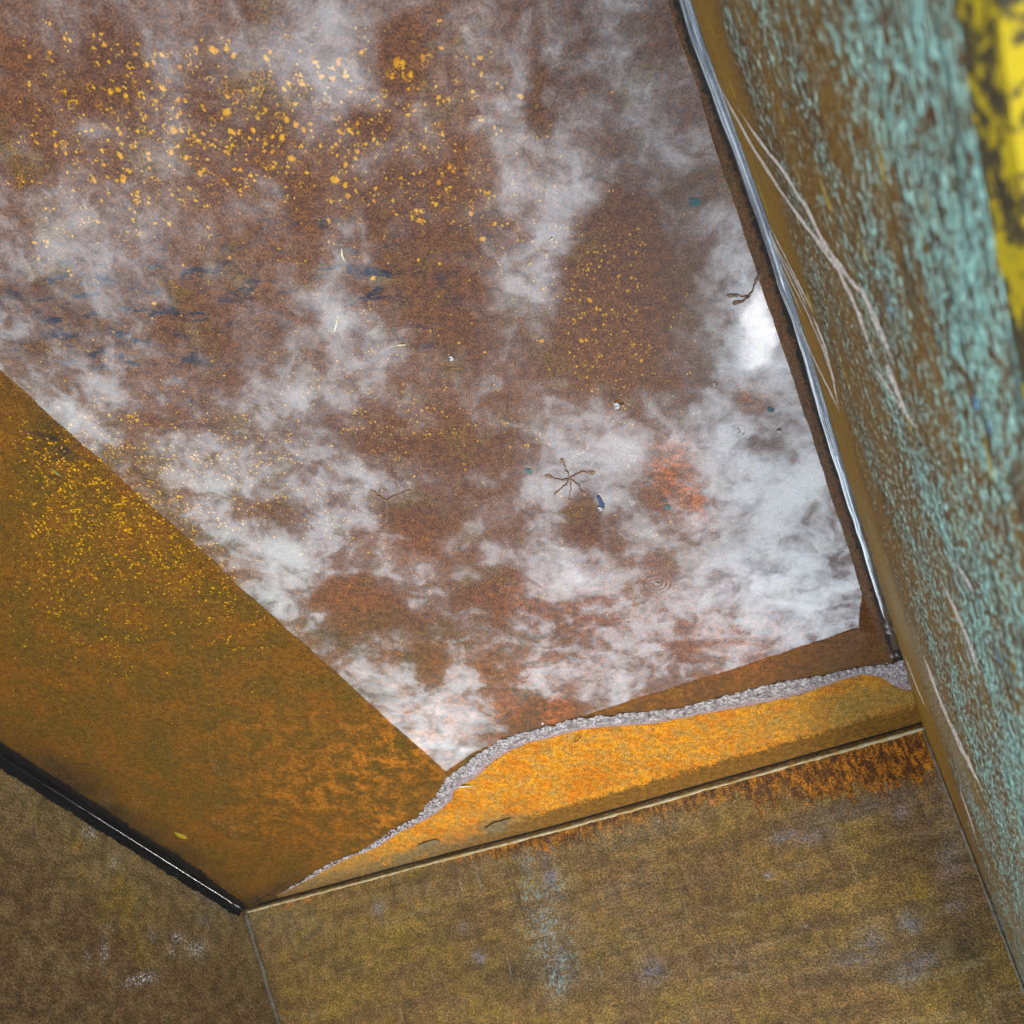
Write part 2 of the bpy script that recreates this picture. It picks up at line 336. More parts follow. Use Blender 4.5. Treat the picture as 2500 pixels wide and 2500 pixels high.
def mat_side():                            # peeling turquoise paint, streaked along the plate
    m, g = material('peeling_turquoise_plate'); s = g.surf(); g.fine = 2200.0
    sep = g.n('ShaderNodeSeparateXYZ', ins={0: s}); u, z = sep.outputs[0], sep.outputs[1]
    st = (.52, 1.15, 1)
    n1 = g.noise(s, 64, 8, .78, .25, stretch=st); n2 = g.noise(s, 190, 6, .75, .2, stretch=(.40, 1.1, 1)); n3 = g.noise(s, 6, 5, .6, stretch=(.6, 1, 1)); ng = g.noise(s, 300, 3, .7, stretch=(.5, 1, 1))
    rust = g.mix(g.ramp(n3, .4, .62), (.215, .105, .018), (.125, .056, .014))
    rust = g.mix(g.ramp(n2, .5, .68), rust, (.27, .165, .035))
    rust = g.mix(g.mul(g.ramp(n1, .58, .68), .8), rust, (.075, .042, .018))
    gold = g.mul(g.attr('gold'), g.ramp(g.noise(s, 30, 5, .6, stretch=(.2, 1, 1)), .2, .55))
    rust = g.mix(gold, rust, g.mix(g.ramp(n2, .4, .6), (.36, .18, .010), (.29, .155, .02)))
    tv = g.add(g.add(g.attr('turq'), g.mul(g.math('SUBTRACT', n1, .5), 2.6)), g.add(g.mul(g.math('SUBTRACT', n2, .5), 3.6), g.mul(g.add(g.math('SUBTRACT', n3, .5), g.math('SUBTRACT', g.noise(s, 14, 5, .7, .3, stretch=(.5, 1, 1)), .5)), 1.2)))
    tm = g.mul(g.ramp(tv, .52, .60), g.ramp(g.attr('turq'), .02, .12))
    tc = g.mix(g.ramp(n2, .36, .64), (.17, .42, .34), (.42, .68, .56))
    tc = g.mix(g.mul(g.ramp(g.noise(s, 16, 4, .6), .55, .7), .6), tc, (.42, .50, .34))
    col = g.mix(tm, rust, tc)
    bl = g.mul(g.ramp(g.noise(s, 20, 4, .6, stretch=(.5, 1, 1)), .67, .71), g.ramp(g.attr('turq'), .25, .5))
    col = g.mix(bl, col, (.12, .42, .80))
    yl = g.mul(g.ramp(g.noise(s, 17, 4, .65, .4, stretch=(.45, 1.4, 1)), .64, .70), .75)
    col = g.mix(yl, col, (.60, .42, .04))
    dk = g.mul(g.ramp(g.noise(s, 40, 5, .7, .3, stretch=(.2, 1.3, 1)), .52, .58), g.ramp(g.attr('turq'), .15, .6))
    col = g.mix(g.mul(dk, .85), col, (.045, .036, .024))
    wet = g.attr('wet'); col = g.mix(wet, col, (.012, .008, .005))
    pl = g.mul(g.attr('pale'), g.ramp(n2, .35, .6)); col = g.mix(pl, col, (.34, .29, .17))
    k = g.mul(g.ramp(ng, .36, .64, .6, 1.4), g.ramp(n2, .38, .62, .72, 1.28))
    col = g.n('ShaderNodeVectorMath', operation='SCALE', ins={0: col, 3: k}).outputs[0]
    h = g.add(g.mul(tm, .5), g.add(g.mul(n2, .7), g.mul(ng, .3)))
    finish(g, col, g.ramp(wet, 0, 1, .62, .25), h, .55, .003, .35)
    return m
def mat_left():
    m, g = material('brown_rusted_plate'); s = g.surf(); g.fine = 2000.0
    nl = g.noise(s, 4, 6, .65, .4); nm = g.noise(s, 14, 6, .7, .4); nf = g.noise(s, 90, 5, .7); ng = g.noise(s, 300, 3, .7)
    col = g.mix(g.ramp(nl, .38, .62), (.36, .235, .085), (.29, .175, .066))
    col = g.mix(g.ramp(nm, .5, .7), col, (.34, .235, .06))
    lo = g.mul(g.attr('upper'), g.ramp(nm, .3, .6)); col = g.mix(lo, col, (.20, .105, .036))
    ol = g.mul(g.attr('olive'), g.ramp(g.noise(s, 20, 5, .7, .3, stretch=(1.5, .5, 1)), .40, .6)); col = g.mix(ol, col, (.42, .26, .02))
    wh = g.mul(g.attr('white'), g.ramp(g.noise(s, 120, 4, .75, .4), .52, .56)); col = g.mix(wh, col, (.95, .97, 1.0))
    pl = g.mul(g.attr('pale'), g.ramp(nf, .35, .6)); col = g.mix(pl, col, (.32, .27, .22))
    ora = g.mul(g.attr('bloom'), g.ramp(nf, .4, .6)); col = g.mix(ora, col, (.38, .15, .01))
    wet = g.ramp(g.add(g.attr('wet'), g.mul(g.math('SUBTRACT', g.noise(s, 34, 4, .6), .5), .35)), .46, .54)
    k = g.ramp(ng, .36, .64, .48, 1.55); k2 = g.mul(g.ramp(g.noise(s, 140, 5, .75), .38, .62, .6, 1.4), g.ramp(g.noise(s, 24, 7, .72, .3), .36, .64, .68, 1.3))
    col = g.n('ShaderNodeVectorMath', operation='SCALE', ins={0: col, 3: g.mul(k, k2)}).outputs[0]
    col = g.mix(wet, col, (.006, .0045, .004))
    h = g.add(g.mul(ng, .5), g.add(g.mul(nf, 1.4), g.mul(g.noise(s, 30, 4, .6), .8)))
    finish(g, col, g.ramp(wet, 0, 1, .72, .4), h, 1.0, .010, .3)
    return m
def mat_simple(name, c1, c2, scale, rough=.7, bump=.4, spec=.3, bd=.003):
    m, g = material(name); s = g.n('ShaderNodeTexCoord').outputs['Object']
    a = g.noise(s, scale, 5, .7); b = g.noise(s, scale*5, 3, .7)
    col = g.mix(g.ramp(g.add(g.mul(a, .7), g.mul(b, .3)), .38, .62), c1, c2)
    finish(g, col, rough, g.add(a, b), bump, bd, spec); return m
def mat_water(name, rough=0.0, film=False, r0=.072):
    m, g = material(name)
    s = g.surf()
    if film:
        a = g.noise(s, 75, 5, .65, .8); b = g.noise(s, 230, 3, .6)
        bump = g.n('ShaderNodeBump', ins={'Strength': 1.0, 'Distance': .010, 'Height': g.add(g.mul(a, .8), g.mul(b, .35))}).outputs[0]
    else:
        h = g.mul(g.noise(s, 5, 2, .5), .00028)
        for (x, y, r) in ((1605, 1425, .05), (1800, 1052, .025)):
            c = ground(x, y)*S
            dist = g.n('ShaderNodeVectorMath', operation='DISTANCE', ins={0: s, 1: (c[0], c[1], 0)}).outputs['Value']
            rr = g.mul(g.math('SINE', g.mul(dist, 560 if r < .08 else 240)), g.ramp(dist, r*.15, r, 1, 0))
            h = g.add(h, g.mul(rr, .000022))
        bump = g.n('ShaderNodeBump', ins={'Strength': 1.0, 'Distance': 1.0, 'Height': h}).outputs[0]
    inc = g.n('ShaderNodeNewGeometry').outputs['Incoming']
    cs = g.math('ABSOLUTE', g.n('ShaderNodeVectorMath', operation='DOT_PRODUCT', ins={0: inc, 1: bump}).outputs['Value'])
    f5 = g.math('POWER', g.math('SUBTRACT', 1.0, cs, clamp=True), 5.0)
    # r0: mirror strength seen straight on
    fr = g.math('MULTIPLY_ADD', f5, 1-r0, r0)
    tr = g.n('ShaderNodeBsdfTransparent', ins={0: (.97, .95, .93, 1) if not film else (.55, .5, .45, 1)})
    gl = g.n('ShaderNodeBsdfGlossy', ins={0: (1, 1, 1, 1), 'Roughness': rough, 'Normal': bump})
    mx = g.n('ShaderNodeMixShader', ins={0: fr, 1: tr.outputs[0], 2: gl.outputs[0]})
    g.nt.links.new(mx.outputs[0], g.n('ShaderNodeOutputMaterial').inputs[0]); return m
def mat_fleck():
    m, g = material('orange_rust_tuft')
    s = g.n('ShaderNodeTexCoord').outputs['Object']; rnd = g.n('ShaderNodeObjectInfo').outputs['Random']
    geo = g.n('ShaderNodeNewGeometry').outputs['Position']
    a = g.noise(geo, 330, 4, .75); b = g.noise(geo, 45, 3, .6)
    col = g.mix(g.ramp(b, .35, .65), (.78, .37, .004), (.72, .27, .008))
    col = g.mix(g.ramp(a, .50, .64), col, (.34, .12, .008))
    col = g.mix(g.mul(rnd, .6), col, (.80, .46, .01))
    e = g.attr('edge')
    al = g.ramp(g.add(e, g.mul(g.math('SUBTRACT', a, .5), 2.6)), .16, 1.0)
    b_ = g.n('ShaderNodeBsdfDiffuse', ins={0: col}); t = g.n('ShaderNodeBsdfTransparent')
    mx = g.n('ShaderNodeMixShader', ins={0: al, 1: t.outputs[0], 2: b_.outputs[0]})
    g.nt.links.new(mx.outputs[0], g.n('ShaderNodeOutputMaterial').inputs[0]); return m
MF, ME, MS, ML = mat_floor(), mat_end(), mat_side(), mat_left()
def mat_fringe():
    m, g = material('wet_rust_crust'); s = g.surf()
    v1 = g.n('ShaderNodeTexVoronoi', feature='SMOOTH_F1', ins={'Vector': s, 'Scale': 150, 'Smoothness': .35}).outputs[0]
    n1 = g.noise(s, 110, 5, .7); n2 = g.noise(s, 45, 4, .6)
    c = g.attr('across'); sp = g.attr('sparse')
    col = g.mix(g.ramp(g.add(n1, g.mul(g.math('SUBTRACT', n2, .5), .7)), .45, .60), (.30, .235, .215), (.70, .61, .575))
    col = g.mix(g.ramp(c, .55, .95), col, g.mix(n1, (.55, .38, .38), (.40, .24, .20)))
    cut = g.add(g.add(n1, g.mul(g.math('SUBTRACT', n2, .5), .8)), g.mul(sp, -.16))
    edge = g.mul(g.ramp(c, .0, .16), g.ramp(c, .84, 1.0, 1, 0))
    al = g.mul(g.ramp(g.add(cut, g.mul(edge, .35)), .56, .68), g.ramp(edge, .0, .2))
    h = g.add(g.mul(v1, -1.2), g.mul(n1, 1.6))
    bump = g.n('ShaderNodeBump', ins={'Strength': 1.0, 'Distance': .007, 'Height': h}).outputs[0]
    b = g.n('ShaderNodeBsdfPrincipled', ins={'Base Color': col, 'Roughness': .28, 'Specular IOR Level': .9, 'Normal': bump})
    mx = g.n('ShaderNodeMixShader', ins={0: al, 1: g.n('ShaderNodeBsdfTransparent').outputs[0], 2: b.outputs[0]})
    g.nt.links.new(mx.outputs[0], g.n('ShaderNodeOutputMaterial').inputs[0]); return m
MW, MFILM = mat_water('rain_water'), mat_fringe()
MFL = mat_fleck()
M_weld = mat_simple('pale_weld_bead', (.62, .50, .30), (.46, .28, .07), 30)
M_weldo = mat_simple('grey_weld_bead', (.26, .22, .17), (.15, .10, .05), 50, .5)
def mat_rail_yellow():
    m, g = material('worn_yellow_rail_paint'); s = g.n('ShaderNodeTexCoord').outputs['Object']
    a = g.noise(s, 18, 6, .72, .3); b = g.noise(s, 120, 4, .7)
    rust = g.mix(g.ramp(b, .4, .6), (.10, .075, .03), (.055, .04, .022))
    col = g.mix(g.ramp(g.add(a, g.mul(g.math('SUBTRACT', b, .5), .3)), .44, .50), (.60, .42, .01), rust)
    finish(g, col, .7, g.add(a, b), .5, .003, .3); return m
M_yel = mat_rail_yellow()
M_rail = mat_simple('rusted_rail', (.11, .06, .02), (.06, .032, .014), 30)
def mat_scratch():
    m, g = material('bare_scratched_steel'); s = g.n('ShaderNodeNewGeometry').outputs['Position']
    a = g.noise(s, 130, 5, .75); b = g.noise(s, 300, 3, .7)
    col = g.mix(g.ramp(b, .4, .6), (.95, .88, .80), (.55, .42, .28))
    d = g.n('ShaderNodeBsdfDiffuse', ins={0: col})
    mx = g.n('ShaderNodeMixShader', ins={0: g.ramp(g.add(a, g.mul(g.math('SUBTRACT', b, .5), .4)), .33, .46), 1: g.n('ShaderNodeBsdfTransparent').outputs[0], 2: d.outputs[0]})
    g.nt.links.new(mx.outputs[0], g.n('ShaderNodeOutputMaterial').inputs[0]); return m
M_scr = mat_scratch()
M_gnd = mat_simple('gravel_ground', (.16, .15, .13), (.09, .085, .075), 14, .9, .8, .2, .02)

# ------------------------------------------------------------------ ground
gx = 400
tag(mesh('ground', [(-gx, -gx, -.10), (gx, -gx, -.10), (gx, gx, -.10), (-gx, gx, -.10)], [[0, 1, 2, 3]], M_gnd, smooth=False), kind='structure')

# ------------------------------------------------------------------ floor plate
wB = np.linalg.norm(B2-B1)
na, nv = 360, 400
aa = np.linspace(-.28, wB+.42, na); vv = -LEN*(np.linspace(0, 1, nv)**1.35)
A_, V_ = np.meshgrid(aa, vv, indexing='ij'); A_, V_ = A_.ravel(), V_.ravel()
pl = B1+A_[:, None]*uB+V_[:, None]*nB
Z_ = floor_z(A_, V_)
Z_ = Z_+.0016*(fbm(A_*14, V_*14, 3)-.5)*sst(Z_, -.012, .002)
# keep the plate inside the walls
dl = (pl-B1)@nL; dr = (pl-B2)@nR-bowR((pl-B2)@uR); dl = np.minimum(dl, .004); dr_ = np.minimum(dr, 0)
dl0 = (pl-B1)@nL
pl = pl-np.maximum(dl0-.004, 0)[:, None]*nL-np.maximum(dr-.004, 0)[:, None]*nR
P3 = np.c_[pl, Z_]
px, py = project(P3)
n1 = fbm(A_*6, V_*6, 5)
dryv = V_-np.interp(A_, ua_s, uv_s)
loa = (log_-B1)@uB; lov = (log_-B1)@nB; _o2 = np.argsort(loa)
dryl = V_-np.interp(A_, np.maximum.accumulate(loa[_o2]), lov[_o2])
dry = sst(dryl+.006*(fbm(A_*40, V_*40, 9)-.5), -.008, .002)*(A_ > ua_s[0]-.01)
gold = np.clip(sst((py-1000)-(px-110)*.62+300*(n1-.5), -420, 420), 0, 1)*sst(2050-px, 0, 900)+.28*sst(py, 1300, 1700)
at = dict(
    surf=W(P3)*np.array([1, -1, 0]),
    gold=np.clip(gold, 0, 1), dry=dry,
    navy=np.clip(blob(px, py, [(350,740,420,130,1,-8),(900,690,260,110,.9),(150,750,150,130,1),(300,850,260,80,1,5),(440,990,160,60,.5),(700,560,200,90,.6),(1180,560,110,50,.5),(1020,820,100,60,.5),(1100,640,150,60,.35),(130,1090,70,60,.8)])*1.15, 0, 1),
    orange=np.clip(blob(px, py, [(940,1850,190,110,1,-20),(780,1930,170,110,.8),(700,1800,160,90,.4),(950,1990,120,90,.9),(830,2060,120,50,.5),(640,2010,150,70,.35),(1050,1870,60,60,.6),(1680,1690,220,40,.4,-16)]), 0, 1),
    olive=np.clip(blob(px, py, [(900,1870,200,120,.9),(500,1850,300,200,.8),(350,1950,200,120,.7),(200,1500,160,200,.6),(300,1700,250,180,.5),(600,2080,200,80,.5),(130,1080,90,90,.8)]), 0, 1),
    red=np.clip(blob(px, py, [(1640,1130,46,60,1.1,20),(1690,1215,40,66,1.0,-15),(1655,1185,60,60,.6),(1640,1110,50,40,.7),(1260,1470,120,60,.35),(1500,1500,300,130,.3),(1300,1640,300,100,.35),(1130,1740,120,70,.4),(1230,1730,60,50,.6),(1360,1740,50,50,.9),(1800,1560,200,80,.5),(1830,970,50,50,.5),(980,1340,120,60,.2),(860,1450,90,60,.3)]), 0, 1),
    dark=np.clip(blob(px, py, [(640,2195,110,26,1.0,-17),(330,2010,330,26,.75,33),(170,1900,150,40,.9,33),(120,1080,40,60,.5)])*(1-dry), 0, 1),  # bands along the brown wall paint its dark reflection into the floor colour
    black=np.clip(np.maximum(1-(-dl)/(.040*(.5+fbm(V_*9, A_*9, 15))), .8*np.exp(-((dr_+.004)/.016)**2)), 0, 1)*(1-dry)+.9*np.exp(-((V_+.006)/.0042)**2)*sst(A_, .02, .06),  # dark wall reflections painted into the floor colour, and a dark weld groove line
    seam=np.clip(sst(V_, -.085, -.03)*sst(A_, .55, .85)+.75*sst(V_, -.05, -.012), 0, 1),
    grey=np.clip(blob(px, py, [(1000,2090,230,22,1,-16),(780,2150,160,16,.9,-16),(1210,2015,60,26,1,-16)]), 0, 1),
    tan=np.clip(blob(px, py, [(2080,1730,150,60,1,-16),(2180,1700,70,50,1),(1900,1760,120,40,.5,-16),(830,2120,120,22,.7,-22)]), 0, 1))
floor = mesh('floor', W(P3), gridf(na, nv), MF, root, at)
floor['label'] = 'rusted floor plate, golden brown under water and bright orange where dry'

# ------------------------------------------------------------------ side wall with turquoise paint (next to the camera)
def solid(o, t, off): md = o.modifiers.new('thickness', 'SOLIDIFY'); md.thickness = t; md.offset = off
nu, nz = 420, 160
ss = np.linspace(0, 1, nu); zs = np.linspace(-.02, hR-RAIL, nz)
rows = []
for z in zs:
    u0 = (cB(max(z, 0))-B2)@uR-.004; u1 = LEN-.02
    rows.append(u0+(u1-u0)*ss)
U_ = np.array(rows).T.ravel(); Zs = np.tile(zs, nu)
def right_pt(u, z, proud=0.0):
    u = np.asarray(u, float); z = np.asarray(z, float)
    dent = .006*(fbm(u*2.2, z*2.2+4, 21, 2)-.5)*sst(z, 0, .2)
    o = sR*z+bowR(u)*(1-.85*sst(z, .05, .6))+dent-proud
    return np.c_[B2[0]+uR[0]*u+nR[0]*o, B2[1]+uR[1]*u+nR[1]*o, z*np.ones_like(u)]
PR = right_pt(U_, Zs); px, py = project(PR); zf = Zs/hR
tq = np.clip(.16+.15*sst(Zs, .22, .40)+.12*sst(Zs, .42, .60)+.06*sst(Zs, .60, .72), 0, 1)*sst(Zs+.10*(fbm(U_*5, Zs*14, 8)-.5), .12, .26)
tq = tq*(1-.75*blob(px, py, [(1990,330,90,160,1),(2070,560,70,220,.6),(2200,950,90,120,.3),(2060,200,70,60,.5)]))
PRw = W(PR)
at = dict(surf=np.c_[U_*S, Zs*S, 0*U_], turq=tq, gold=np.clip(1-sst(Zs+.08*(fbm(U_*4, Zs*20, 6)-.5), .08, .24), 0, 1),
          wet=np.clip(1-sst(Zs+.004*(fbm(U_*60, Zs*0, 31)-.5), .008, .015), 0, 1)*sst(U_, .02, .09),
          pale=blob(px, py, [(2190,1480,14,150,.9,-18),(2260,1650,16,200,.8,-20),(2340,1850,14,120,.7,-20),(2130,1300,10,100,.5,-18)]))
rw = mesh('side_wall', PRw, facing(PRw, gridf(nu, nz), -nR), MS, root, at); rw['label'] = 'side wall with peeling turquoise paint over brown rust'
solid(rw, .006, -1)

# ------------------------------------------------------------------ opposite side wall (brown)
nu2, nz2 = 330, 150
zs = np.linspace(-.02, hL-RAIL, nz2)
def left_pt(u, z):
    dent = .010*(fbm(u*2.6, z*2.0+9, 41, 3)-.5)*sst(z, 0, .25)
    o = sL*z+dent
    return np.c_[B1[0]+uL[0]*u+nL[0]*o, B1[1]+uL[1]*u+nL[1]*o, z]
rows = np.array([((cA(max(z, 0))-B1)@uL-.004)+(LEN-.02-((cA(max(z, 0))-B1)@uL-.004))*np.linspace(0, 1, nu2)**1.2 for z in zs])
U_ = rows.T.ravel(); Zs = np.tile(zs, nu2)
PL = left_pt(U_, Zs); px, py = project(PL)
at = dict(surf=np.c_[U_*S, Zs*S, 0*U_], wet=np.clip(1.0-Zs/.048, 0, 1)*sst(U_, -.01, .02),
          upper=sst(Zs, .08, .22)*.8, olive=blob(px, py, [(300,2190,30,70,1),(270,2230,30,60,.8),(360,2280,40,60,.7),(190,2060,14,24,.8),(200,2130,16,40,.6),(345,2310,30,40,.6)]),
          white=blob(px, py, [(220,2032,16,14,.9),(283,2105,14,16,.5),(255,2325,9,30,.8),(434,2290,14,16,1),(480,2318,24,18,.9),(420,2325,8,14,.7),(345,2390,36,12,1.1,-15),(372,2290,10,16,.5),(262,2270,8,14,.4),(215,2335,10,20,.4)]),
          pale=np.clip(blob(px, py, [(510,2190,60,16,.8,33),(560,2230,40,12,.7,40),(500,2245,18,14,.9)]), 0, 1),
          bloom=blob(px, py, [(545,2185,40,10,1,35),(592,2230,16,24,1),(193,2070,12,12,.9)]))
lw = mesh('side_wall', W(PL), facing(W(PL), gridf(nu2, nz2), -nL), ML, root, at); lw['label'] = 'plain brown rusted side wall with small white chips'
solid(lw, .006, -1)

# ------------------------------------------------------------------ sloped end wall
na3, nz3 = 420, 230
zs = np.linspace(-.004, hB-RAIL, nz3)*1.0; zs = -.004+(hB-RAIL+.004)*np.linspace(0, 1, nz3)**1.5
rows = []
for z in zs:
    a, b = cA(z)-uB*.003, cB(z)+uB*.004
    rows.append(a+(b-a)*np.linspace(0, 1, na3)[:, None])
PE = np.array(rows).transpose(1, 0, 2).reshape(-1, 2); Zs = np.tile(zs, na3)
Ua = (PE-B1)@uB
lump = .0045*(fbm(Ua*9, Zs*12, 51)-.5)+.010*(fbm(Ua*2, Zs*2.5, 55, 2)-.5)*sst(Zs, .01, .2)
PE3 = np.c_[PE+nB*lump[:, None]*.6, Zs+lump*sst(Zs, .002, .03)]
px, py = project(PE3)
wl = 1765+(2248-px)*.2767                 # weld line in the picture
dw = py-wl
bloom = np.clip(1-dw/(110+70*sst(px, 1500, 2100)), 0, 1)*sst(px, 950, 1500)*.95+np.clip(1-dw/44, 0, 1)*blob(px, py, [(720,2200,120,40,.9,-16),(850,2150,60,30,.8),(1240,2060,100,60,.8),(980,2120,150,50,.5,-16),(1100,2090,100,50,.6,-16)])
bloom = np.clip(bloom+blob(px, py, [(2140,1880,150,90,.5,-16),(2240,1850,60,110,.5)])*.6, 0, 1)
at = dict(surf=np.c_[Ua*S, Zs*S*1.3, 0*Ua], bloom=bloom,
          turq=blob(px, py, [(1290,2110,22,70,.55,-8),(1295,2190,34,50,.9),(1350,2180,40,50,.75),(1330,2270,50,90,.75,-15),(1370,2330,40,70,.8),(1360,2390,26,50,1),(2210,2385,40,20,.8)]),
          blue=blob(px, py, [(1345,2140,16,22,1,),(1335,2100,14,60,.5),(1170,2335,14,16,1),(1915,2040,34,16,.9,-15),(1985,2040,60,20,.5,-15),(2220,2255,30,30,.8),(2240,2350,60,26,.9,-20),(2130,2310,40,50,.6),(2090,2340,60,20,.6),(1590,2370,30,30,.7),(925,2220,14,16,.8),(1130,2265,12,12,.7),(870,2130,20,10,.6),(1610,2010,20,12,.5),(2330,2215,20,16,.6),(2080,1975,120,26,.6,-15),(2200,1990,20,20,.6),(1875,2137,12,8,.8),(2320,2090,30,60,.5)]),
          mauve=np.clip(blob(px, py, [(2280,1950,120,110,.9,50),(1100,2150,300,60,.5,-16),(700,2290,160,100,.5),(1500,2250,200,160,.45),(2330,2150,60,160,.5),(1800,2350,300,60,.5)]), 0, 1),
          olive=np.clip(blob(px, py, [(820,2330,120,100,1),(1000,2280,120,60,.8),(900,2360,80,40,.6),(2300,2300,130,140,.9),(2040,2030,120,60,.6),(1250,2330,120,80,.5),(860,2200,180,40,.5,-16)]), 0, 1),
          dark=np.clip(blob(px, py, [(1300,2380,260,60,.8),(1950,2260,90,60,.7),(1620,2380,40,30,.8),(2360,2330,60,120,.8),(860,2370,40,30,.6),(1700,2200,160,100,.35),(1150,2110,200,40,.4,-16)]), 0, 1),
          white=blob(px, py, [(1335,2290,30,70,.8),(1365,2360,20,50,.9),(1290,2120,12,40,.7),(1968,2263,8,10,.9),(1917,2163,8,8,.9)]),
          pale=np.clip(np.clip(1-dw/26, 0, 1)*.7+blob(px, py, [(640,2230,60,30,.5),(1600,2010,260,40,.5,-16),(690,2250,100,50,.4)]), 0, 1))
ew = mesh('end_wall', W(PE3), facing(W(PE3), gridf(na3, nz3), -nB), ME, root, at); ew['label'] = 'sloping end wall of grainy brown rust with orange bloom under its weld'
solid(ew, .006, -1)
# far end wall (behind the photographer)
q0 = B1-nB*(LEN-.01); q1 = B2-nB*(LEN-.01)
fe = mesh('end_wall', W([[*(q0+uB*-.25), -.03], [*(q1+uB*.35), -.03], [*(q1+uB*.35), .70], [*(q0+uB*-.25), .70]]), [[0, 1, 2, 3]], ML, root,
          dict(surf=[(0, 0, 0), (3, 0, 0), (3, 1.1, 0), (0, 1.1, 0)]), smooth=False)
fe['label'] = 'upright brown rusted end wall'; solid(fe, .006, 0)

# ------------------------------------------------------------------ rim rails and corner gusset
def rail(pts, n, h, wavy, seed, mat=None):           # inner face follows pts, box section outside it
    pts = np.asarray(pts); k = len(pts); t = .045
    j = wavy*(fbm(np.arange(k)*.22, np.zeros(k), seed, 3)-.5)
    ins = pts+n*j[:, None]
    ring = []
    bev = .004
    for o_, z_ in ((0, h-RAIL), (0, h-bev), (bev, h), (t-bev, h), (t, h-bev), (t, h-RAIL-.01), (.0045, h-RAIL-.01), (.0045, h-RAIL)):
        ring.append(np.c_[ins+n*o_, z_+j*.5])
    v = np.stack(ring, 1).reshape(-1, 3); m_ = 8
    f = [[i*m_+q, i*m_+(q+1) % m_, (i+1)*m_+(q+1) % m_, (i+1)*m_+q] for i in range(k-1) for q in range(m_)]
    f += [list(range(m_))[::-1], [(k-1)*m_+q for q in range(m_)]]
    return mesh('rim_rail', W(v), f, mat or M_rail, root, smooth=False)
us = np.linspace((cB(hR)-B2)@uR, LEN, 120)
r_ = rail(right_pt(us, us*0+hR, .0005)[:, :2], nR, hR, .006, 61, M_yel); r_['label'] = 'yellow painted top rail'
us = np.linspace((cA(hL)-B1)@uL, LEN, 120)
rail(left_pt(us, us*0+hL)[:, :2], nL, hL, .018, 63)
eb = np.linspace(0, 1, 60)[:, None]; rail(cA(hB)+(cB(hB)-cA(hB))*eb, nB, hB, .01, 65)
rail(q0+(q1-q0)*eb, -nB, .70, .004, 67)
# gusset plate across the corner at rim height, seen mirrored in the water
m1, m2 = ground(2106, 1415, -hR), ground(2094, 1532, -hR)
k1 = cB(hR)
gp = [m1, m2, k1+nB*.0+uB*.0]
gv = np.array([[*p, z] for z in (hR-.012, hR-.006) for p in gp])
gu = mesh('corner_gusset', W(gv), [[0, 1, 2], [5, 4, 3], [0, 3, 4, 1], [1, 4, 5, 2], [2, 5, 3, 0]], M_weldo, root, smooth=False)

# ------------------------------------------------------------------ welds
k = 260; t = np.linspace(0, 1, k)
wp = B1+(B2-B1)*t[:, None]; jz = .0018*(fbm(t*60, t*0, 71)-.5)
fz = floor_z((wp-B1)@uB, (wp-B1)@nB-.002)
wv, wf = tube(W(np.c_[wp+nB*(.003+jz)[:, None], fz+.0048+jz*.6]), .0052*(.5+1.0*fbm(t*90, t*0, 72)), 8)
mesh('weld_seam', wv, wf, M_weld, root)['label'] = 'pale weld bead along the foot of the sloped wall'
zz_ = np.linspace(.004, .60, 120); ca = np.array([cA(z) for z in zz_])
wv, wf = tube(W(np.c_[ca+unit(uB-nB*.3)*.004+uB*(.004*(fbm(zz_*30, zz_*0, 73)-.5))[:, None], zz_+.003]), .0085*(.5+.9*fbm(zz_*70, zz_*0, 74)), 8)
mesh('weld_seam', wv, wf, M_weldo, root)['label'] = 'grey weld bead up the corner by the plain brown wall'
cb = np.array([cB(z) for z in zz_])
wv, wf = tube(W(np.c_[cb-uB*.003, zz_+.002]), .005*(.4+.9*fbm(zz_*70, zz_*0, 76)), 8)
mesh('weld_seam', wv, wf, M_weldo, root)['label'] = 'rough weld bead up the corner by the turquoise wall'

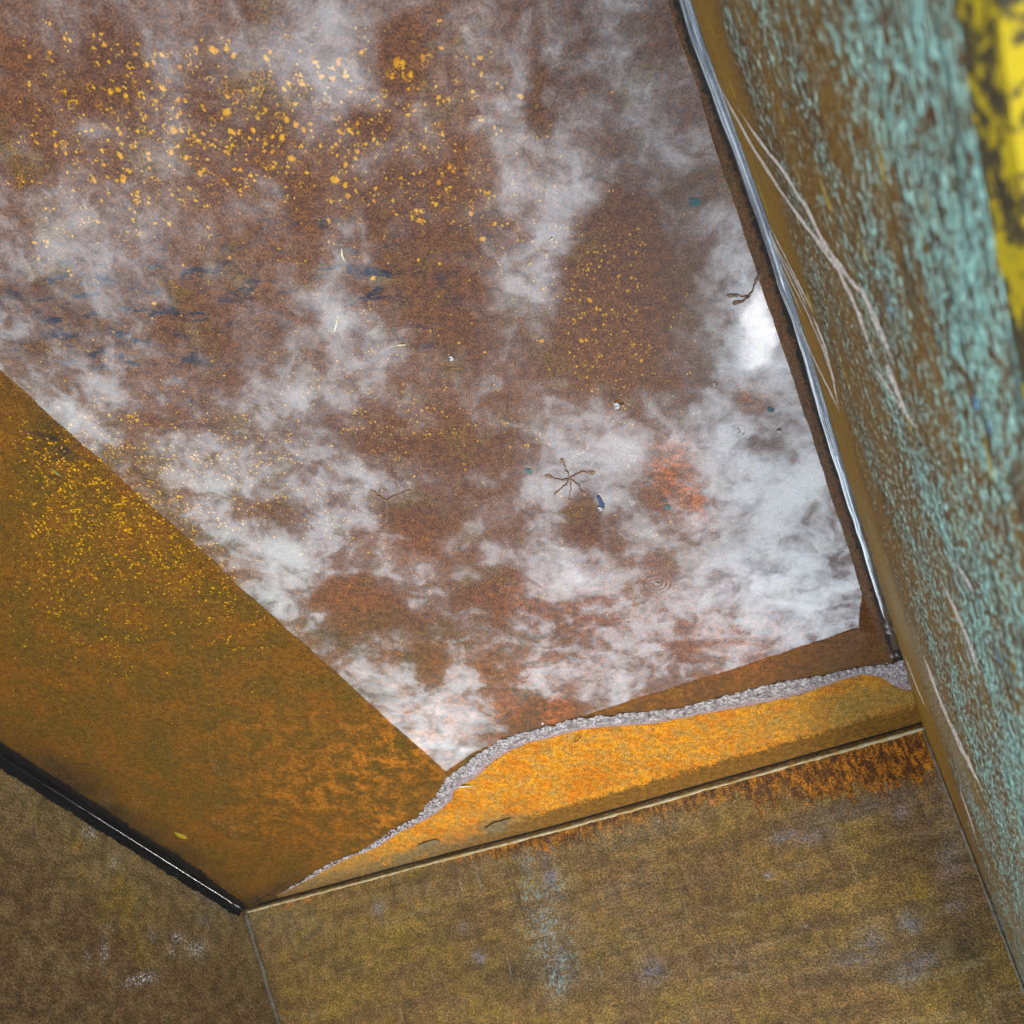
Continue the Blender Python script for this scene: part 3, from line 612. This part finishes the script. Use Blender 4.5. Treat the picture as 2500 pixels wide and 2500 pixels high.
# ------------------------------------------------------------------ scratches in the turquoise wall
def hit_right(px, py):
    r = ray(px, py); tt = (B2@nR+sR)/(r[:2]@nR-sR*r[2])
    for _ in range(4):
        p = np.array([0, 0, 1])+r*tt; u = (p[:2]-B2)@uR
        o = float(bowR(np.array(u)))*(1-.85*float(sst(np.array(p[2]), .05, .6)))+.006*(float(fbm(np.array(u*2.2), np.array(p[2]*2.2+4), 21, 2))-.5)*float(sst(np.array(p[2]), 0, .2))
        tt = (B2@nR+sR+o)/(r[:2]@nR-sR*r[2])
    p = np.array([0, 0, 1])+r*tt; return np.array([(p[:2]-B2)@uR, p[2]])
SCR = [([(1738,172),(1790,270),(1845,370),(1910,470),(1985,570),(2050,660),(2100,770),(2130,860),(2160,915)], 3, 8),
       ([(1803,265),(1840,320),(1900,400),(1970,505),(2010,590),(2060,660),(2110,720),(2140,790),(2185,890)], 4, 9),
       ([(2100,690),(2130,760),(2160,820),(2180,880)], 8, 5), ([(2165,880),(2190,950),(2215,1010),(2245,1055)], 9, 4), ([(2140,900),(2180,960),(2210,1010)], 5, 3),
       ([(1862,530),(1900,610),(1945,690),(1980,770)], 2.2, 2.2), ([(1877,545),(1930,650),(1970,730),(1988,768)], 2.2, 3),
       ([(1868,550),(1920,660),(1975,770),(2010,850),(2035,930)], 2, 2.4), ([(1880,590),(1930,700),(1960,770)], 1.6, 1.6),
       ([(1985,770),(2010,830),(2030,900),(2050,1000)], 4.5, 3), ([(1950,790),(1990,880),(2030,960),(2052,1008)], 2.4, 3),
       ([(2300,1420),(2330,1480),(2365,1560),(2395,1650)], 4, 7), ([(2255,1600),(2300,1720),(2350,1830),(2400,1930)], 4, 7), ([(2330,1370),(2360,1410),(2380,1450)], 4, 4), ([(2210,1600),(2240,1680),(2262,1730)], 2, 2), ([(2345,1930),(2370,2000),(2385,2050)], 2, 2)]
for i, (pts, w0, w1) in enumerate(SCR):
    n = 44 if len(pts) > 4 else 26
    p2 = resample([hit_right(*q) for q in pts], n); a = resample(pts, n)
    tt = np.linspace(0, 1, n)
    nx = np.gradient(a, axis=0); nx = np.c_[-nx[:, 1], nx[:, 0]]; nx /= np.linalg.norm(nx, axis=1)[:, None]
    wd = (w0+(w1-w0)*tt)*np.clip(np.minimum(tt*8, (1-tt)*5), .12, 1)*.72
    e1 = a+nx*(wd*(.25+1.5*fbm(tt*24, tt*0+i, 80+i, 3)))[:, None]; e2 = a-nx*(wd*(.25+1.5*fbm(tt*24, tt*0+i+9, 99+i, 3)))[:, None]
    q1_ = np.array([hit_right(*q) for q in e1]); q2_ = np.array([hit_right(*q) for q in e2])
    v = np.r_[W(right_pt(q1_[:, 0], q1_[:, 1], .0006)), W(right_pt(q2_[:, 0], q2_[:, 1], .0006))]
    mesh('scratch', v, [[j, j+1, n+j+1, n+j] for j in range(n-1)], M_scr, rw)

# ------------------------------------------------------------------ rust tufts lying on the floor under water
def tuft_mesh(kind, seed):
    r = np.random.default_rng(seed); seg = 11
    V = []; E = []; Fc = []
    a = np.linspace(0, 2*math.pi, seg, endpoint=False)
    rad = 1+.25*(r.random(seg)-.5)+.18*np.sin(2*a+seed)
    if kind == 'solid':
        V.append((0, 0, .22)); E.append(1.0)
        for rr, h, e in ((.5, .17, .85), (1.05, 0.03, .0)):
            for k in range(seg): V.append((math.cos(a[k])*rad[k]*rr, math.sin(a[k])*rad[k]*rr, h)); E.append(e)
        for k in range(seg):
            Fc.append((0, 1+k, 1+(k+1) % seg)); Fc.append((1+k, 1+seg+k, 1+seg+(k+1) % seg, 1+(k+1) % seg))
    else:
        for rr, h, e in ((.45, .03, .05), (.75, .16, .8), (1.1, .03, 0)):
            for k in range(seg): V.append((math.cos(a[k])*rad[k]*rr, math.sin(a[k])*rad[k]*rr, h)); E.append(e*(.55+.75*r.random()))
        for q in (0, 1):
            for k in range(seg):
                if kind == 'arc' and k < 4: continue
                Fc.append((q*seg+k, (q+1)*seg+k, (q+1)*seg+(k+1) % seg, q*seg+(k+1) % seg))
    me = bpy.data.meshes.new('rust_tuft'); me.from_pydata(V, [], Fc)
    at_ = me.attributes.new('edge', 'FLOAT', 'POINT'); at_.data.foreach_set('value', np.array(E, np.float32))
    me.polygons.foreach_set('use_smooth', np.ones(len(Fc), bool)); me.materials.append(MFL); return me, np.array(V), Fc, np.array(E)
KIND = [tuft_mesh('solid', s) for s in range(6)]+[tuft_mesh('ring', 20), tuft_mesh('ring', 21), tuft_mesh('arc', 22)]
T = []                                     # (picture x, y, radius px)
c1 = [(195,375,28),(412,298,20),(718,275,22),(868,115,25),(733,80,20),(820,152,16),(628,135,18),(668,125,13),(880,180,15),(998,225,20),(1080,258,20),(1015,50,25),(1095,45,18),(1138,85,18),(1330,98,20),(558,75,16),(560,222,20),(1165,315,28),(1300,275,18),(1303,185,16),(1305,215,15),(1098,418,28),(1300,405,22),(1325,405,16),(1460,248,16),(1435,282,15),(1490,278,17),(1540,250,20),(1615,103,18),(1635,150,12),(1755,125,22),(1720,160,14),(1800,205,22),(1652,207,18),(1688,343,22),(1825,298,15),(1772,358,13),(1740,445,20),(1450,463,20),(1505,493,22),(1550,520,18),(1590,485,12),(953,383,14),(808,345,18),(620,445,14),(865,260,15),(1010,475,24),(745,510,24),(785,525,22),(830,525,14),(1130,535,22),(1170,528,12),(1253,525,16),(1325,545,14),(1230,570,15),(1423,570,20),(957,543,13),(1030,577,12),(930,587,17),(863,575,10),(1062,605,11),(1563,597,15),(1650,615,14),(1740,608,14),(1368,652,18),(1480,690,26),(1330,595,13),(770,655,18),(860,685,18),(920,680,14),(1105,660,13),(1280,695,14),(468,673,20),(480,605,14),(470,543,14),(230,640,12),(372,728,15),(335,695,11),(640,695,16),(518,765,16),(490,800,20),(485,820,18),(295,808,20),(315,815,20),(450,820,13),(395,800,12),(940,778,20),(1000,765,13),(1080,818,14),(700,890,16),(940,735,12),(1733,815,28),(1795,848,18),(1770,770,16),(1810,910,18),(1797,727,16),(1865,648,15),(1855,692,13),(1905,620,15),(1820,523,15),(1568,775,13),(1855,812,12),(1500,370,14),(1178,905,11),(555,937,11),(120,1115,22),(928,1207,17),(1005,1155,18),(675,1072,11),(838,1320,10),(1113,1275,12),(670,1545,13),(178,1378,9),(90,350,14),(55,65,14)]
c2 = [(410,125,32),(440,130,20),(470,205,26),(490,195,20),(378,213,14),(335,305,22),(212,68,18),(560,95,20),(595,95,20),(575,130,20),(900,98,18),(862,135,12),(905,195,14),(760,235,12),(130,525,16),(315,465,14),(515,408,14),(475,435,15),(672,478,14),(678,548,16),(840,310,15),(1135,325,22),(175,648,16),(225,605,14),(315,618,14),(165,692,12),(107,725,16),(507,685,16),(570,625,14),(653,625,11),(770,640,15),(720,740,20),(825,740,13),(655,830,20),(553,845,14),(598,908,14),(638,960,15),(722,928,12),(700,992,15),(545,1055,20),(845,1015,20),(845,960,18),(385,940,13),(120,910,16),(268,1395,17),(535,1290,12),(660,1310,11),(985,1075,16),(1115,1105,15),(915,1165,18),(1265,880,11),(1500,290,13),(1678,300,13),(1545,1525,18),(1585,1575,12),(1445,1650,16),(1495,1765,14),(1525,1762,10),(1585,1770,10),(1605,1843,9),(1790,1395,11),(1770,1470,12),(1715,1385,10),(1655,1300,10),(1805,1795,9),(1850,1882,14),(1520,1895,15),(1262,1765,18),(568,1848,10),(925,1832,10),(670,40,16)]
T += [(100+x/2.415, 100+y/2.415, r/2.415*1.0, 0) for x, y, r in c1]+[(800+x/2.415, 100+y/2.415, r/2.415*1.0, 0) for x, y, r in c2]
T += [(100+x/2.415, 100+y/2.415, r/2.415*1.1, k) for x, y, r, k in ((437,445,24,8),(290,275,17,8),(832,948,19,6),(135,600,16,8),(380,500,12,8),(250,980,16,7),(265,1050,20,7),(575,385,16,8),(560,1240,10,8),(325,1420,14,8),(1410,435,22,7))]
NUM = 1.7
REG = [
 (140,1300,50,150,0,110,1.6,3.4),(180,1420,90,110,0,110,1.5,3.4),(380,1250,110,80,35,60,1.6,3.6),(560,1470,120,60,38,60,1.4,3),(260,1560,150,110,0,70,1.4,3),(420,1560,150,90,20,40,1.3,2.8), (300,260,170,130,0,90,3.0,7),(700,330,260,140,10,120,2.6,6.5),(1000,380,150,120,0,60,2.4,6),(480,430,250,120,0,80,2,4.5),(150,330,60,160,0,40,2.2,5.5),  # x, y, sx, sy, angle, number, min and max radius px
 (520,280,270,120,0,170,1.6,5),(980,260,180,110,10,90,1.6,4.5),(1100,420,140,90,0,60,1.6,4.5),(300,420,200,120,0,80,1.4,4),(1470,740,60,110,0,150,1.2,3.6),(1420,640,80,70,0,40,1.4,3.6),(1560,850,50,90,0,60,1.4,3.4),(1500,960,40,40,0,36,1.2,3),
 (430,1130,170,60,20,220,2,4.2),(300,1210,140,60,35,190,2,4.2),(260,1330,160,70,38,260,1.8,4),(450,1370,120,50,38,130,1.8,3.6),(160,1180,60,60,0,80,2,3.8),(200,1450,130,90,0,90,1.2,2.6),(480,1500,150,80,35,60,1.2,2.6),
 (1020,1020,150,70,0,110,1.4,3.6),(1000,1100,180,50,0,80,1.2,3),(820,900,160,90,0,80,1.4,3.4),(740,1230,150,70,30,150,1.4,3.2),(900,1130,100,60,0,50,1.4,3),(600,1080,150,60,0,60,1.6,3.4),(400,800,280,100,0,110,1.2,3),(1150,760,150,100,0,60,1.2,2.8),
 (1250,560,140,60,0,70,1.2,3),(1300,1400,200,90,0,120,1,2.4),(1200,1600,250,70,0,110,1,2.2),(1560,1450,260,90,0,90,1,2.2),(300,1650,200,110,0,60,1,2.2),(1000,700,500,330,0,260,.8,1.8),(700,1400,500,200,35,160,.8,1.8),(1600,1180,110,110,0,70,1.2,2.8),(700,1650,200,100,0,30,1,2)]
for (x, y, sx, sy, an, n, r0, r1) in REG:
    n = int(n*NUM); q = R_.normal(size=(n, 2))*[sx, sy]; a = math.radians(an)
    rr = r0+(r1-r0)*R_.random(n)**2.6
    # tufts gather in small strings and clumps
    for k in range(n):
        if k > 3 and R_.random() < .35: q[k] = q[int(R_.integers(k))]+R_.normal(size=2)*9
        T.append((x+q[k, 0]*math.cos(a)-q[k, 1]*math.sin(a), y+q[k, 0]*math.sin(a)+q[k, 1]*math.cos(a), rr[k], -1))
def on_floor(x, y, margin=12):
    p = ground(x, y)
    return (p-B1)@nL < -.01 and (p-B2)@nR < -.015 and (p-B1)@nB < np.interp((p-B1)@uB, ua_s, uv_s)-.02
T = [q for q in T if 40 < q[1] < 2300 and 20 < q[0] < 2400 and on_floor(q[0], q[1])]
T.sort(key=lambda q: -q[2])
bigV, bigF, bigE = [], [], []; nb_ = 0
floc = abs_loc(floor)
for i, (x, y, r, kd) in enumerate(T):
    P = floor_at(x, y); scl = np.linalg.norm(np.r_[P[:2], 1-P[2]])/F*S*r*1.05/math.hypot(1, (x-1250)/F, (y-1250)/F)*1.0
    if kd > 0: me, V, Fc, E = KIND[kd]
    else: me, V, Fc, E = KIND[int(R_.integers(6))] if (R_.random() < .68) else KIND[6+int(R_.integers(3))]
    ang = R_.random()*6.28; sx_, sy_ = scl*(.85+.4*R_.random()), scl*(1.0+.5*R_.random())
    if i < 300:
        o = bpy.data.objects.new('rust_tuft', me); C.objects.link(o); o.parent = floor
        o.location = W1(P)+Vector((0, 0, .0012))-floc; o.rotation_euler = (0, 0, ang); o.scale = (sx_, sy_, scl)
    else:
        ca_, sa_ = math.cos(ang), math.sin(ang); X = V[:, 0]*sx_; Y = V[:, 1]*sy_
        w = np.array(W1(P)); bigV.append(np.c_[X*ca_-Y*sa_+w[0], X*sa_+Y*ca_+w[1], V[:, 2]*scl+w[2]+.0012]); bigE.append(E)
        bigF += [[j+nb_ for j in f] for f in Fc]; nb_ += len(V)
tag(mesh('rust_silt', np.concatenate(bigV), bigF, MFL, floor, dict(edge=np.concatenate(bigE))), kind='stuff')

# ------------------------------------------------------------------ water
e_up = np.array([(p+q)/2 for p, q in zip(resample(upg, 80), resample(log_, 80))])
wl_pts = [B1-nL*0, *e_up[::-1], B2+uR*.02]
nR_pts = [B2+uR*u+nR*float(bowR(np.array(u))) for u in np.linspace(.1, LEN-.03, 40)]
ring = np.array([*wl_pts, *nR_pts, B1+uL*(LEN-.03)])
wv = np.c_[ring, 0*ring[:, 0]]
wo = bpy.data.meshes.new('water')
water = mesh('water', W(wv), [list(range(len(wv)))], MW, None, dict(surf=W(wv)*np.array([1, -1, 0])), smooth=False)
tag(water, kind='structure')

# wet fringe: the film that creeps up the rough rust
n, mcross = 620, 22
a_ = resample(upg, n); b_ = resample(log_, n)
tt = np.linspace(0, 1, mcross)
Q = a_[:, None]*(1-tt)[None, :, None]+b_[:, None]*tt[None, :, None]
Q = Q.reshape(-1, 2); L = np.repeat(np.arange(n)/n, mcross); cc = np.tile(tt, n)
fa, fv = (Q-B1)@uB, (Q-B1)@nB
jit = .012*(fbm(fa*60, fv*60, 91, 3)-.5)+.016*(fbm(fa*14, fv*14, 93, 2)-.5)
Q = Q+nB*((1-cc)*jit)[:, None]
fa, fv = (Q-B1)@uB, (Q-B1)@nB
gran = fbm(fa*120, fv*120, 92, 3)-.5
zq = np.maximum(floor_z(fa, fv), -.001)+.0010+.0022*np.sin(np.pi*np.clip(cc, .0, 1))+.0075*gran*np.sin(np.pi*np.clip(cc*.85+.1, 0, 1))*(1-.4*cc)
fr = mesh('wet_fringe', W(np.c_[Q, zq]), gridf(n, mcross), MFILM, water, dict(surf=W(np.c_[Q, zq])*np.array([1, -1, 0]), across=cc, sparse=np.clip(sst(L, .52, .74), 0, 1)))
fr['label'] = 'grainy grey wet fringe along the puddle edge'

# menisci along the two side walls
MMEN = mat_water('meniscus_water', .03, r0=.15); MTHIN = mat_water('thin_meniscus_water', .12, r0=.03)
def meniscus(pts, n, w, h, jitter, seed, mat):
    pts = np.asarray(pts); k = len(pts); m_ = 14
    ph = np.linspace(0, 1, m_)
    jj = 1+jitter*(fbm(np.linspace(0, 1, k)*40, np.zeros(k), seed, 3)-.5)
    v = []
    for i in range(k):
        for t_ in ph:
            dx = w*jj[i]*(1-t_); zz_ = h*jj[i]*t_*t_   # the water climbs the plate in a hollow curve
            v.append([*(pts[i]-n*dx), zz_+.0004])
    v = np.array(v)
    return mesh('meniscus', W(v), gridf(k, m_), mat, water, dict(surf=W(v)*np.array([1, -1, 0])))
um = np.linspace(.21, 2.2, 160)
ms = meniscus(np.array([B2+uR*u+nR*(float(bowR(np.array(u)))+.001) for u in um]), nR, .0105, .0040, .35, 95, MMEN); ms['label'] = 'bright meniscus line along the turquoise wall'
um = np.linspace(.012, 2.2, 160)
ms = meniscus(np.array([B1+uL*u for u in um])+nL*.001, nL, .0042, .0024, .35, 96, MTHIN); ms['label'] = 'thin bright meniscus line along the brown wall'

# ------------------------------------------------------------------ small things in the box
def leaf(name, pts, w, mat, lift, label, cat, group=None, thick=.0006, end=.12, wet=True):
    n = 14; q = resample([floor_at(*p) if not wet else np.r_[ground(*p), 0.0] for p in pts], n)
    px_ = np.linalg.norm(q[0])/F
    wm = w*np.hypot(*(np.linalg.norm(q[:, :2], axis=1).mean(), 1))/F
    t_ = np.linspace(0, 1, n); wd = wm*.5*np.maximum(end, np.sin(np.pi*np.clip(t_*.92+.04, 0, 1))**.7)
    dd = np.gradient(q[:, :2], axis=0); nn = np.c_[-dd[:, 1], dd[:, 0]]; nn /= np.linalg.norm(nn, axis=1)[:, None]
    z = q[:, 2]+lift/S+.0012*np.sin(t_*3)
    cols = [np.c_[q[:, :2]+nn*wd[:, None], z], np.c_[q[:, :2], z-wd*.25], np.c_[q[:, :2]-nn*wd[:, None], z]]
    top = np.stack(cols, 1).reshape(-1, 3)
    o = mesh(name, W(top), gridf(n, 3), mat, None)
    md = o.modifiers.new('thickness', 'SOLIDIFY'); md.thickness = thick
    return tag(o, label, cat, group)
M_yl = mat_simple('yellow_leaf', (.55, .42, .02), (.42, .28, .02), 90, .5)
M_straw = mat_simple('pale_straw', (.72, .68, .48), (.52, .47, .26), 120, .5)
M_green = mat_simple('green_blade', (.20, .28, .05), (.28, .30, .06), 80, .5)
M_black = mat_simple('black_twig_bark', (.02, .014, .01), (.045, .03, .02), 200, .6)
M_insect = mat_simple('insect_shell', (.03, .02, .016), (.12, .10, .09), 300, .25, .2, .6)
M_wing = mat_simple('pale_insect_wing', (.62, .64, .66), (.45, .47, .5), 200, .3)
M_bluec = mat_simple('dark_blue_chip', (.02, .05, .13), (.03, .07, .16), 200, .4)
M_teal = mat_simple('teal_chip', (.05, .12, .13), (.07, .15, .15), 200, .4)
leaf('leaf_scrap', [(428,2032),(442,2038),(457,2046)], 15, M_yl, .002, 'small yellow leaf scrap lying under water near the brown wall', 'leaf', wet=False, end=.5)
leaf('grass_blade', [(125,1142),(138,1152),(152,1162)], 5, M_green, .002, 'short green grass blade under water at the edge of the wall reflection', 'grass blade', wet=False)
leaf('straw', [(1118,1920),(1128,1918),(1140,1917),(1150,1918)], 6, M_straw, .003, 'short white straw lying on the orange rust by the wet fringe', 'straw', wet=False)
leaf('grass_blade', [(834,606),(836,622),(842,638)], 4.5, M_straw, .0015, 'pale curved grass blade floating between cloud and dark gap', 'grass blade')
leaf('grass_blade', [(828,766),(822,788),(816,810)], 4, M_straw, .0015, 'straight yellowish grass blade floating below the pale curved one', 'grass blade')
leaf('grass_blade', [(968,842),(980,841),(992,841)], 3.5, M_straw, .0015, 'short level straw coloured blade beside a bright cloud spot', 'grass blade')
leaf('grass_blade', [(1340,588),(1346,583),(1351,579)], 3.5, M_straw, .0015, 'tiny slanting pale blade floating on the bright upper cloud', 'grass blade')
tw = resample([np.r_[floor_at(*p)[:2], floor_at(*p)[2]+h] for p, h in (((1402,1808),.003), ((1412,1800),.006), ((1418,1790),.004))], 10)
v_, f_ = tube(W(tw), .0016, 6); tag(mesh('twig', v_, f_, M_black), 'short black twig lying on the dry orange rust strip', 'twig')
def spots(name, lst, mat):
    for (x, y, r, label, cat) in lst:
        p = ground(x, y); rm = r*np.hypot(np.linalg.norm(p), 1)/F*S
        me, V, Fc, E = KIND[2]
        v = np.array(V)*[rm, rm, rm*.5]+np.array(W1([*p, .0008])); tag(mesh(name, v, [list(f) for f in Fc], mat), label, cat)
spots('paint_chip', [(1697,494,11,'round teal paint chip floating beside the dark reflected wall edge','paint chip'),
                     (1290,1150,8,'small blue green paint chip left of the star shaped ripple','paint chip'),
                     (1630,1238,8,'small round teal chip below the red rust patch','paint chip'),
                     (1882,1000,7,'tiny blue grey chip above the bright slanting cloud','paint chip')], M_teal)
# blue chip with an insect
pc = [ground(*q) for q in ((1456,1211),(1463,1210),(1477,1233),(1465,1236))]
v = np.array([[*p, z] for z in (.0012, .0018) for p in pc])
tag(mesh('paint_chip', W(v), [[0,1,2,3],[7,6,5,4],[0,4,5,1],[1,5,6,2],[2,6,7,3],[3,7,4,0]], M_bluec, smooth=False), 'dark blue wedge of paint floating beside an insect', 'paint chip')
def ellipsoid(c, r, seg=10, rings=6):
    V = []; Fc = []
    for i in range(rings+1):
        th = math.pi*i/rings
        for j in range(seg):
            ph = 2*math.pi*j/seg; V.append((c[0]+r[0]*math.sin(th)*math.cos(ph), c[1]+r[1]*math.sin(th)*math.sin(ph), c[2]+r[2]*math.cos(th)))
    for i in range(rings):
        for j in range(seg): Fc.append([i*seg+j, (i+1)*seg+j, (i+1)*seg+(j+1) % seg, i*seg+(j+1) % seg])
    return V, Fc
def insect(x, y, size, rot, label):
    p = ground(x, y); w = W1([*p, 0]); k = size*np.hypot(np.linalg.norm(p), 1)/F*S
    e = bpy.data.objects.new('insect', None); C.objects.link(e); e.location = w; e.rotation_euler = (0, 0, rot); tag(e, label, 'insect')
    def part(nm, V, Fc, m):
        me = bpy.data.meshes.new(nm); me.from_pydata([tuple(q) for q in V], [], Fc); me.polygons.foreach_set('use_smooth', np.ones(len(Fc), bool)); me.materials.append(m)
        o = bpy.data.objects.new(nm, me); C.objects.link(o); o.parent = e
    V, Fc = ellipsoid((0, 0, k*.22), (k*.62, k*.26, k*.22)); part('body', V, Fc, M_insect)
    V, Fc = ellipsoid((k*.75, 0, k*.24), (k*.22, k*.2, k*.18), 8, 5); part('head', V, Fc, M_insect)
    for sgn in (-1, 1):
        V = [(k*.3, 0, k*.46), (-k*.2, sgn*k*.75, k*.40), (-k*.9, sgn*k*.62, k*.36), (-k*.7, sgn*k*.12, k*.42)]
        V += [(a, b, c+k*.02) for a, b, c in V]
        part('wing', V, [[0,1,2,3],[7,6,5,4],[0,4,5,1],[1,5,6,2],[2,6,7,3],[3,7,4,0]], M_wing)
        for lx in (.35, 0, -.35):
            tv, tf = tube([(k*lx, sgn*k*.15, k*.2), (k*lx*1.4, sgn*k*.55, k*.34), (k*lx*1.9, sgn*k*.95, k*.03)], k*.035, 5); part('leg', tv, tf, M_insect)
insect(1510, 987, 13, .3, 'pale winged insect floating right of centre above the reddest rust')
insect(1468, 1239, 9, .5, 'small insect floating at the tip of the blue paint wedge')
insect(1903, 1050, 7, 1.2, 'small insect floating near the turquoise wall')
insect(1105, 873, 9, .2, 'small pale insect floating among the orange tufts in the middle')
insect(1603, 1423, 5, .2, 'tiny insect in the middle of a ring ripple')
# drops and bubbles: clear water domes
def dome(x, y, r, hh, label, name='water_drop', cat='water drop', flat=1.0, z=0):
    p = ground(x, y); w = np.array(W1([*p, z])); k = r*np.hypot(np.linalg.norm(p), 1)/F*S
    V = []; Fc = []; seg = 16; rg = 6
    for i in range(rg+1):
        th = (math.pi/2)*i/rg
        for j in range(seg): V.append((w[0]+k*math.sin(th)*math.cos(j*2*math.pi/seg)*flat, w[1]+k*math.sin(th)*math.sin(j*2*math.pi/seg), w[2]+.0006+k*hh*math.cos(th)))
    for i in range(rg):
        for j in range(seg): Fc.append([i*seg+j, (i+1)*seg+j, (i+1)*seg+(j+1) % seg, i*seg+(j+1) % seg])
    tag(mesh(name, V, Fc, MMEN, None, dict(surf=np.array(V)*[1, -1, 0])), label, cat)
dome(2166, 1524, 10, .9, 'large water drop hanging at the end of the bright line by the turquoise wall')
dome(2172, 1541, 9, .8, 'flat water drop just below the large one by the turquoise wall', flat=1.2)
dome(2178, 1600, 7, .8, 'left one of two small drops above the wet fringe')
dome(2190, 1597, 7, .8, 'right one of two small drops above the wet fringe')
dome(1324, 1763, 8, .9, 'round bubble floating beside the wet fringe in the dark gap', 'bubble', 'bubble')
dome(1745, 938, 9, .8, 'clear bubble floating below the brightest cloud', 'bubble', 'bubble')
# lifted rust scale beside the weld
def scale_plate(pts, lift, label):
    P = np.array([floor_at(*p) for p in pts]); c = P.mean(0)
    k = len(P); top = P.copy(); top[:, 2] += np.linspace(lift, .0015, k); bot = P.copy(); bot[:, 2] += np.linspace(lift, .0015, k)-.0016
    cc_ = c.copy(); cc_[2] = top[:, 2].mean()
    v = np.r_[W(top), W(bot)]
    f = [list(range(k)), list(range(k, 2*k))[::-1]]+[[i, k+i, k+(i+1) % k, (i+1) % k] for i in range(k)]
    o = mesh('rust_scale', v, f, M_scale, floor, smooth=False); o['label'] = label
M_scale = mat_simple('grey_rust_scale', (.24, .16, .07), (.13, .085, .035), 50, .85, .9)
scale_plate([(1185,2020),(1205,2006),(1222,2003),(1248,1994),(1242,2008),(1236,2020),(1215,2030),(1192,2034)], .004, 'grey brown lifted rust scale')
scale_plate([(1022,2060),(1045,2052),(1068,2047),(1075,2055),(1062,2064),(1040,2071),(1020,2074)], .003, 'thin grey rust scale')


# added brown strokes with ragged tips, standing in for distortions of the cloud reflection
def ripple_strokes(x, y, spokes, label, mat):
    e = bpy.data.objects.new('reflection_strokes', None); C.objects.link(e); c0 = ground(x, y); e.location = W1([*c0, 0]); tag(e, label, 'ripple_strokes')
    for k, pts in enumerate(spokes):
        q = resample([np.r_[ground(x+a, y+b), .0012] for a, b in pts], 12)
        q[:, :2] += .0022*(R_.random((12, 2))-.5)
        tv, tf = tube(W(q), np.linspace(.0018, .0009, 12), 5); mesh('stroke', tv, tf, mat, e)
        tip = q[-1]; dd = unit(q[-1]-q[-3])[:2]; nn = np.array([-dd[1], dd[0]]); L = .006+.004*R_.random(); n_ = 7
        ang = np.linspace(0, 2*math.pi, n_, endpoint=False); rr = .35+.5*R_.random(n_)
        rim = [[*(tip[:2]+dd*L*(.5+math.cos(t_)*r_)+nn*L*.55*math.sin(t_)*r_), .0014] for t_, r_ in zip(ang, rr)]
        mesh('blade', W(rim+[[*(tip[:2]+dd*L*.5), .0024]]), [[j, (j+1) % n_, n_] for j in range(n_)], mat, e)  # ragged tip of the added reflection stroke
M_stroke = mat_simple('brown_reflection_stroke', (.17, .10, .06), (.30, .21, .15), 220, .7)
ripple_strokes(1392, 1168, [[(0,0),(-6,-14),(-16,-36)],[(0,0),(14,-10),(30,-18),(44,-14)],[(0,0),(-20,4),(-48,-4)],[(0,0),(-12,16),(-30,32)],[(0,0),(2,22),(-2,48)],[(0,0),(18,14),(30,34)]], 'thin star of added brown strokes standing in for a rippled reflection in the middle of the water', M_stroke)
ripple_strokes(1828, 722, [[(0,0),(10,-14),(14,-32)],[(0,0),(-14,2),(-30,-2)],[(0,0),(-10,10),(-20,16)]], 'small dark forked strokes standing in for a distorted reflection above the brightest cloud', M_stroke)
ripple_strokes(942, 1222, [[(0,0),(-12,-10),(-26,-16)],[(0,0),(20,-12),(44,-22)],[(0,0),(4,16),(2,40)]], 'brown three pronged strokes standing in for a break in the cloud reflection left of the middle', M_stroke)
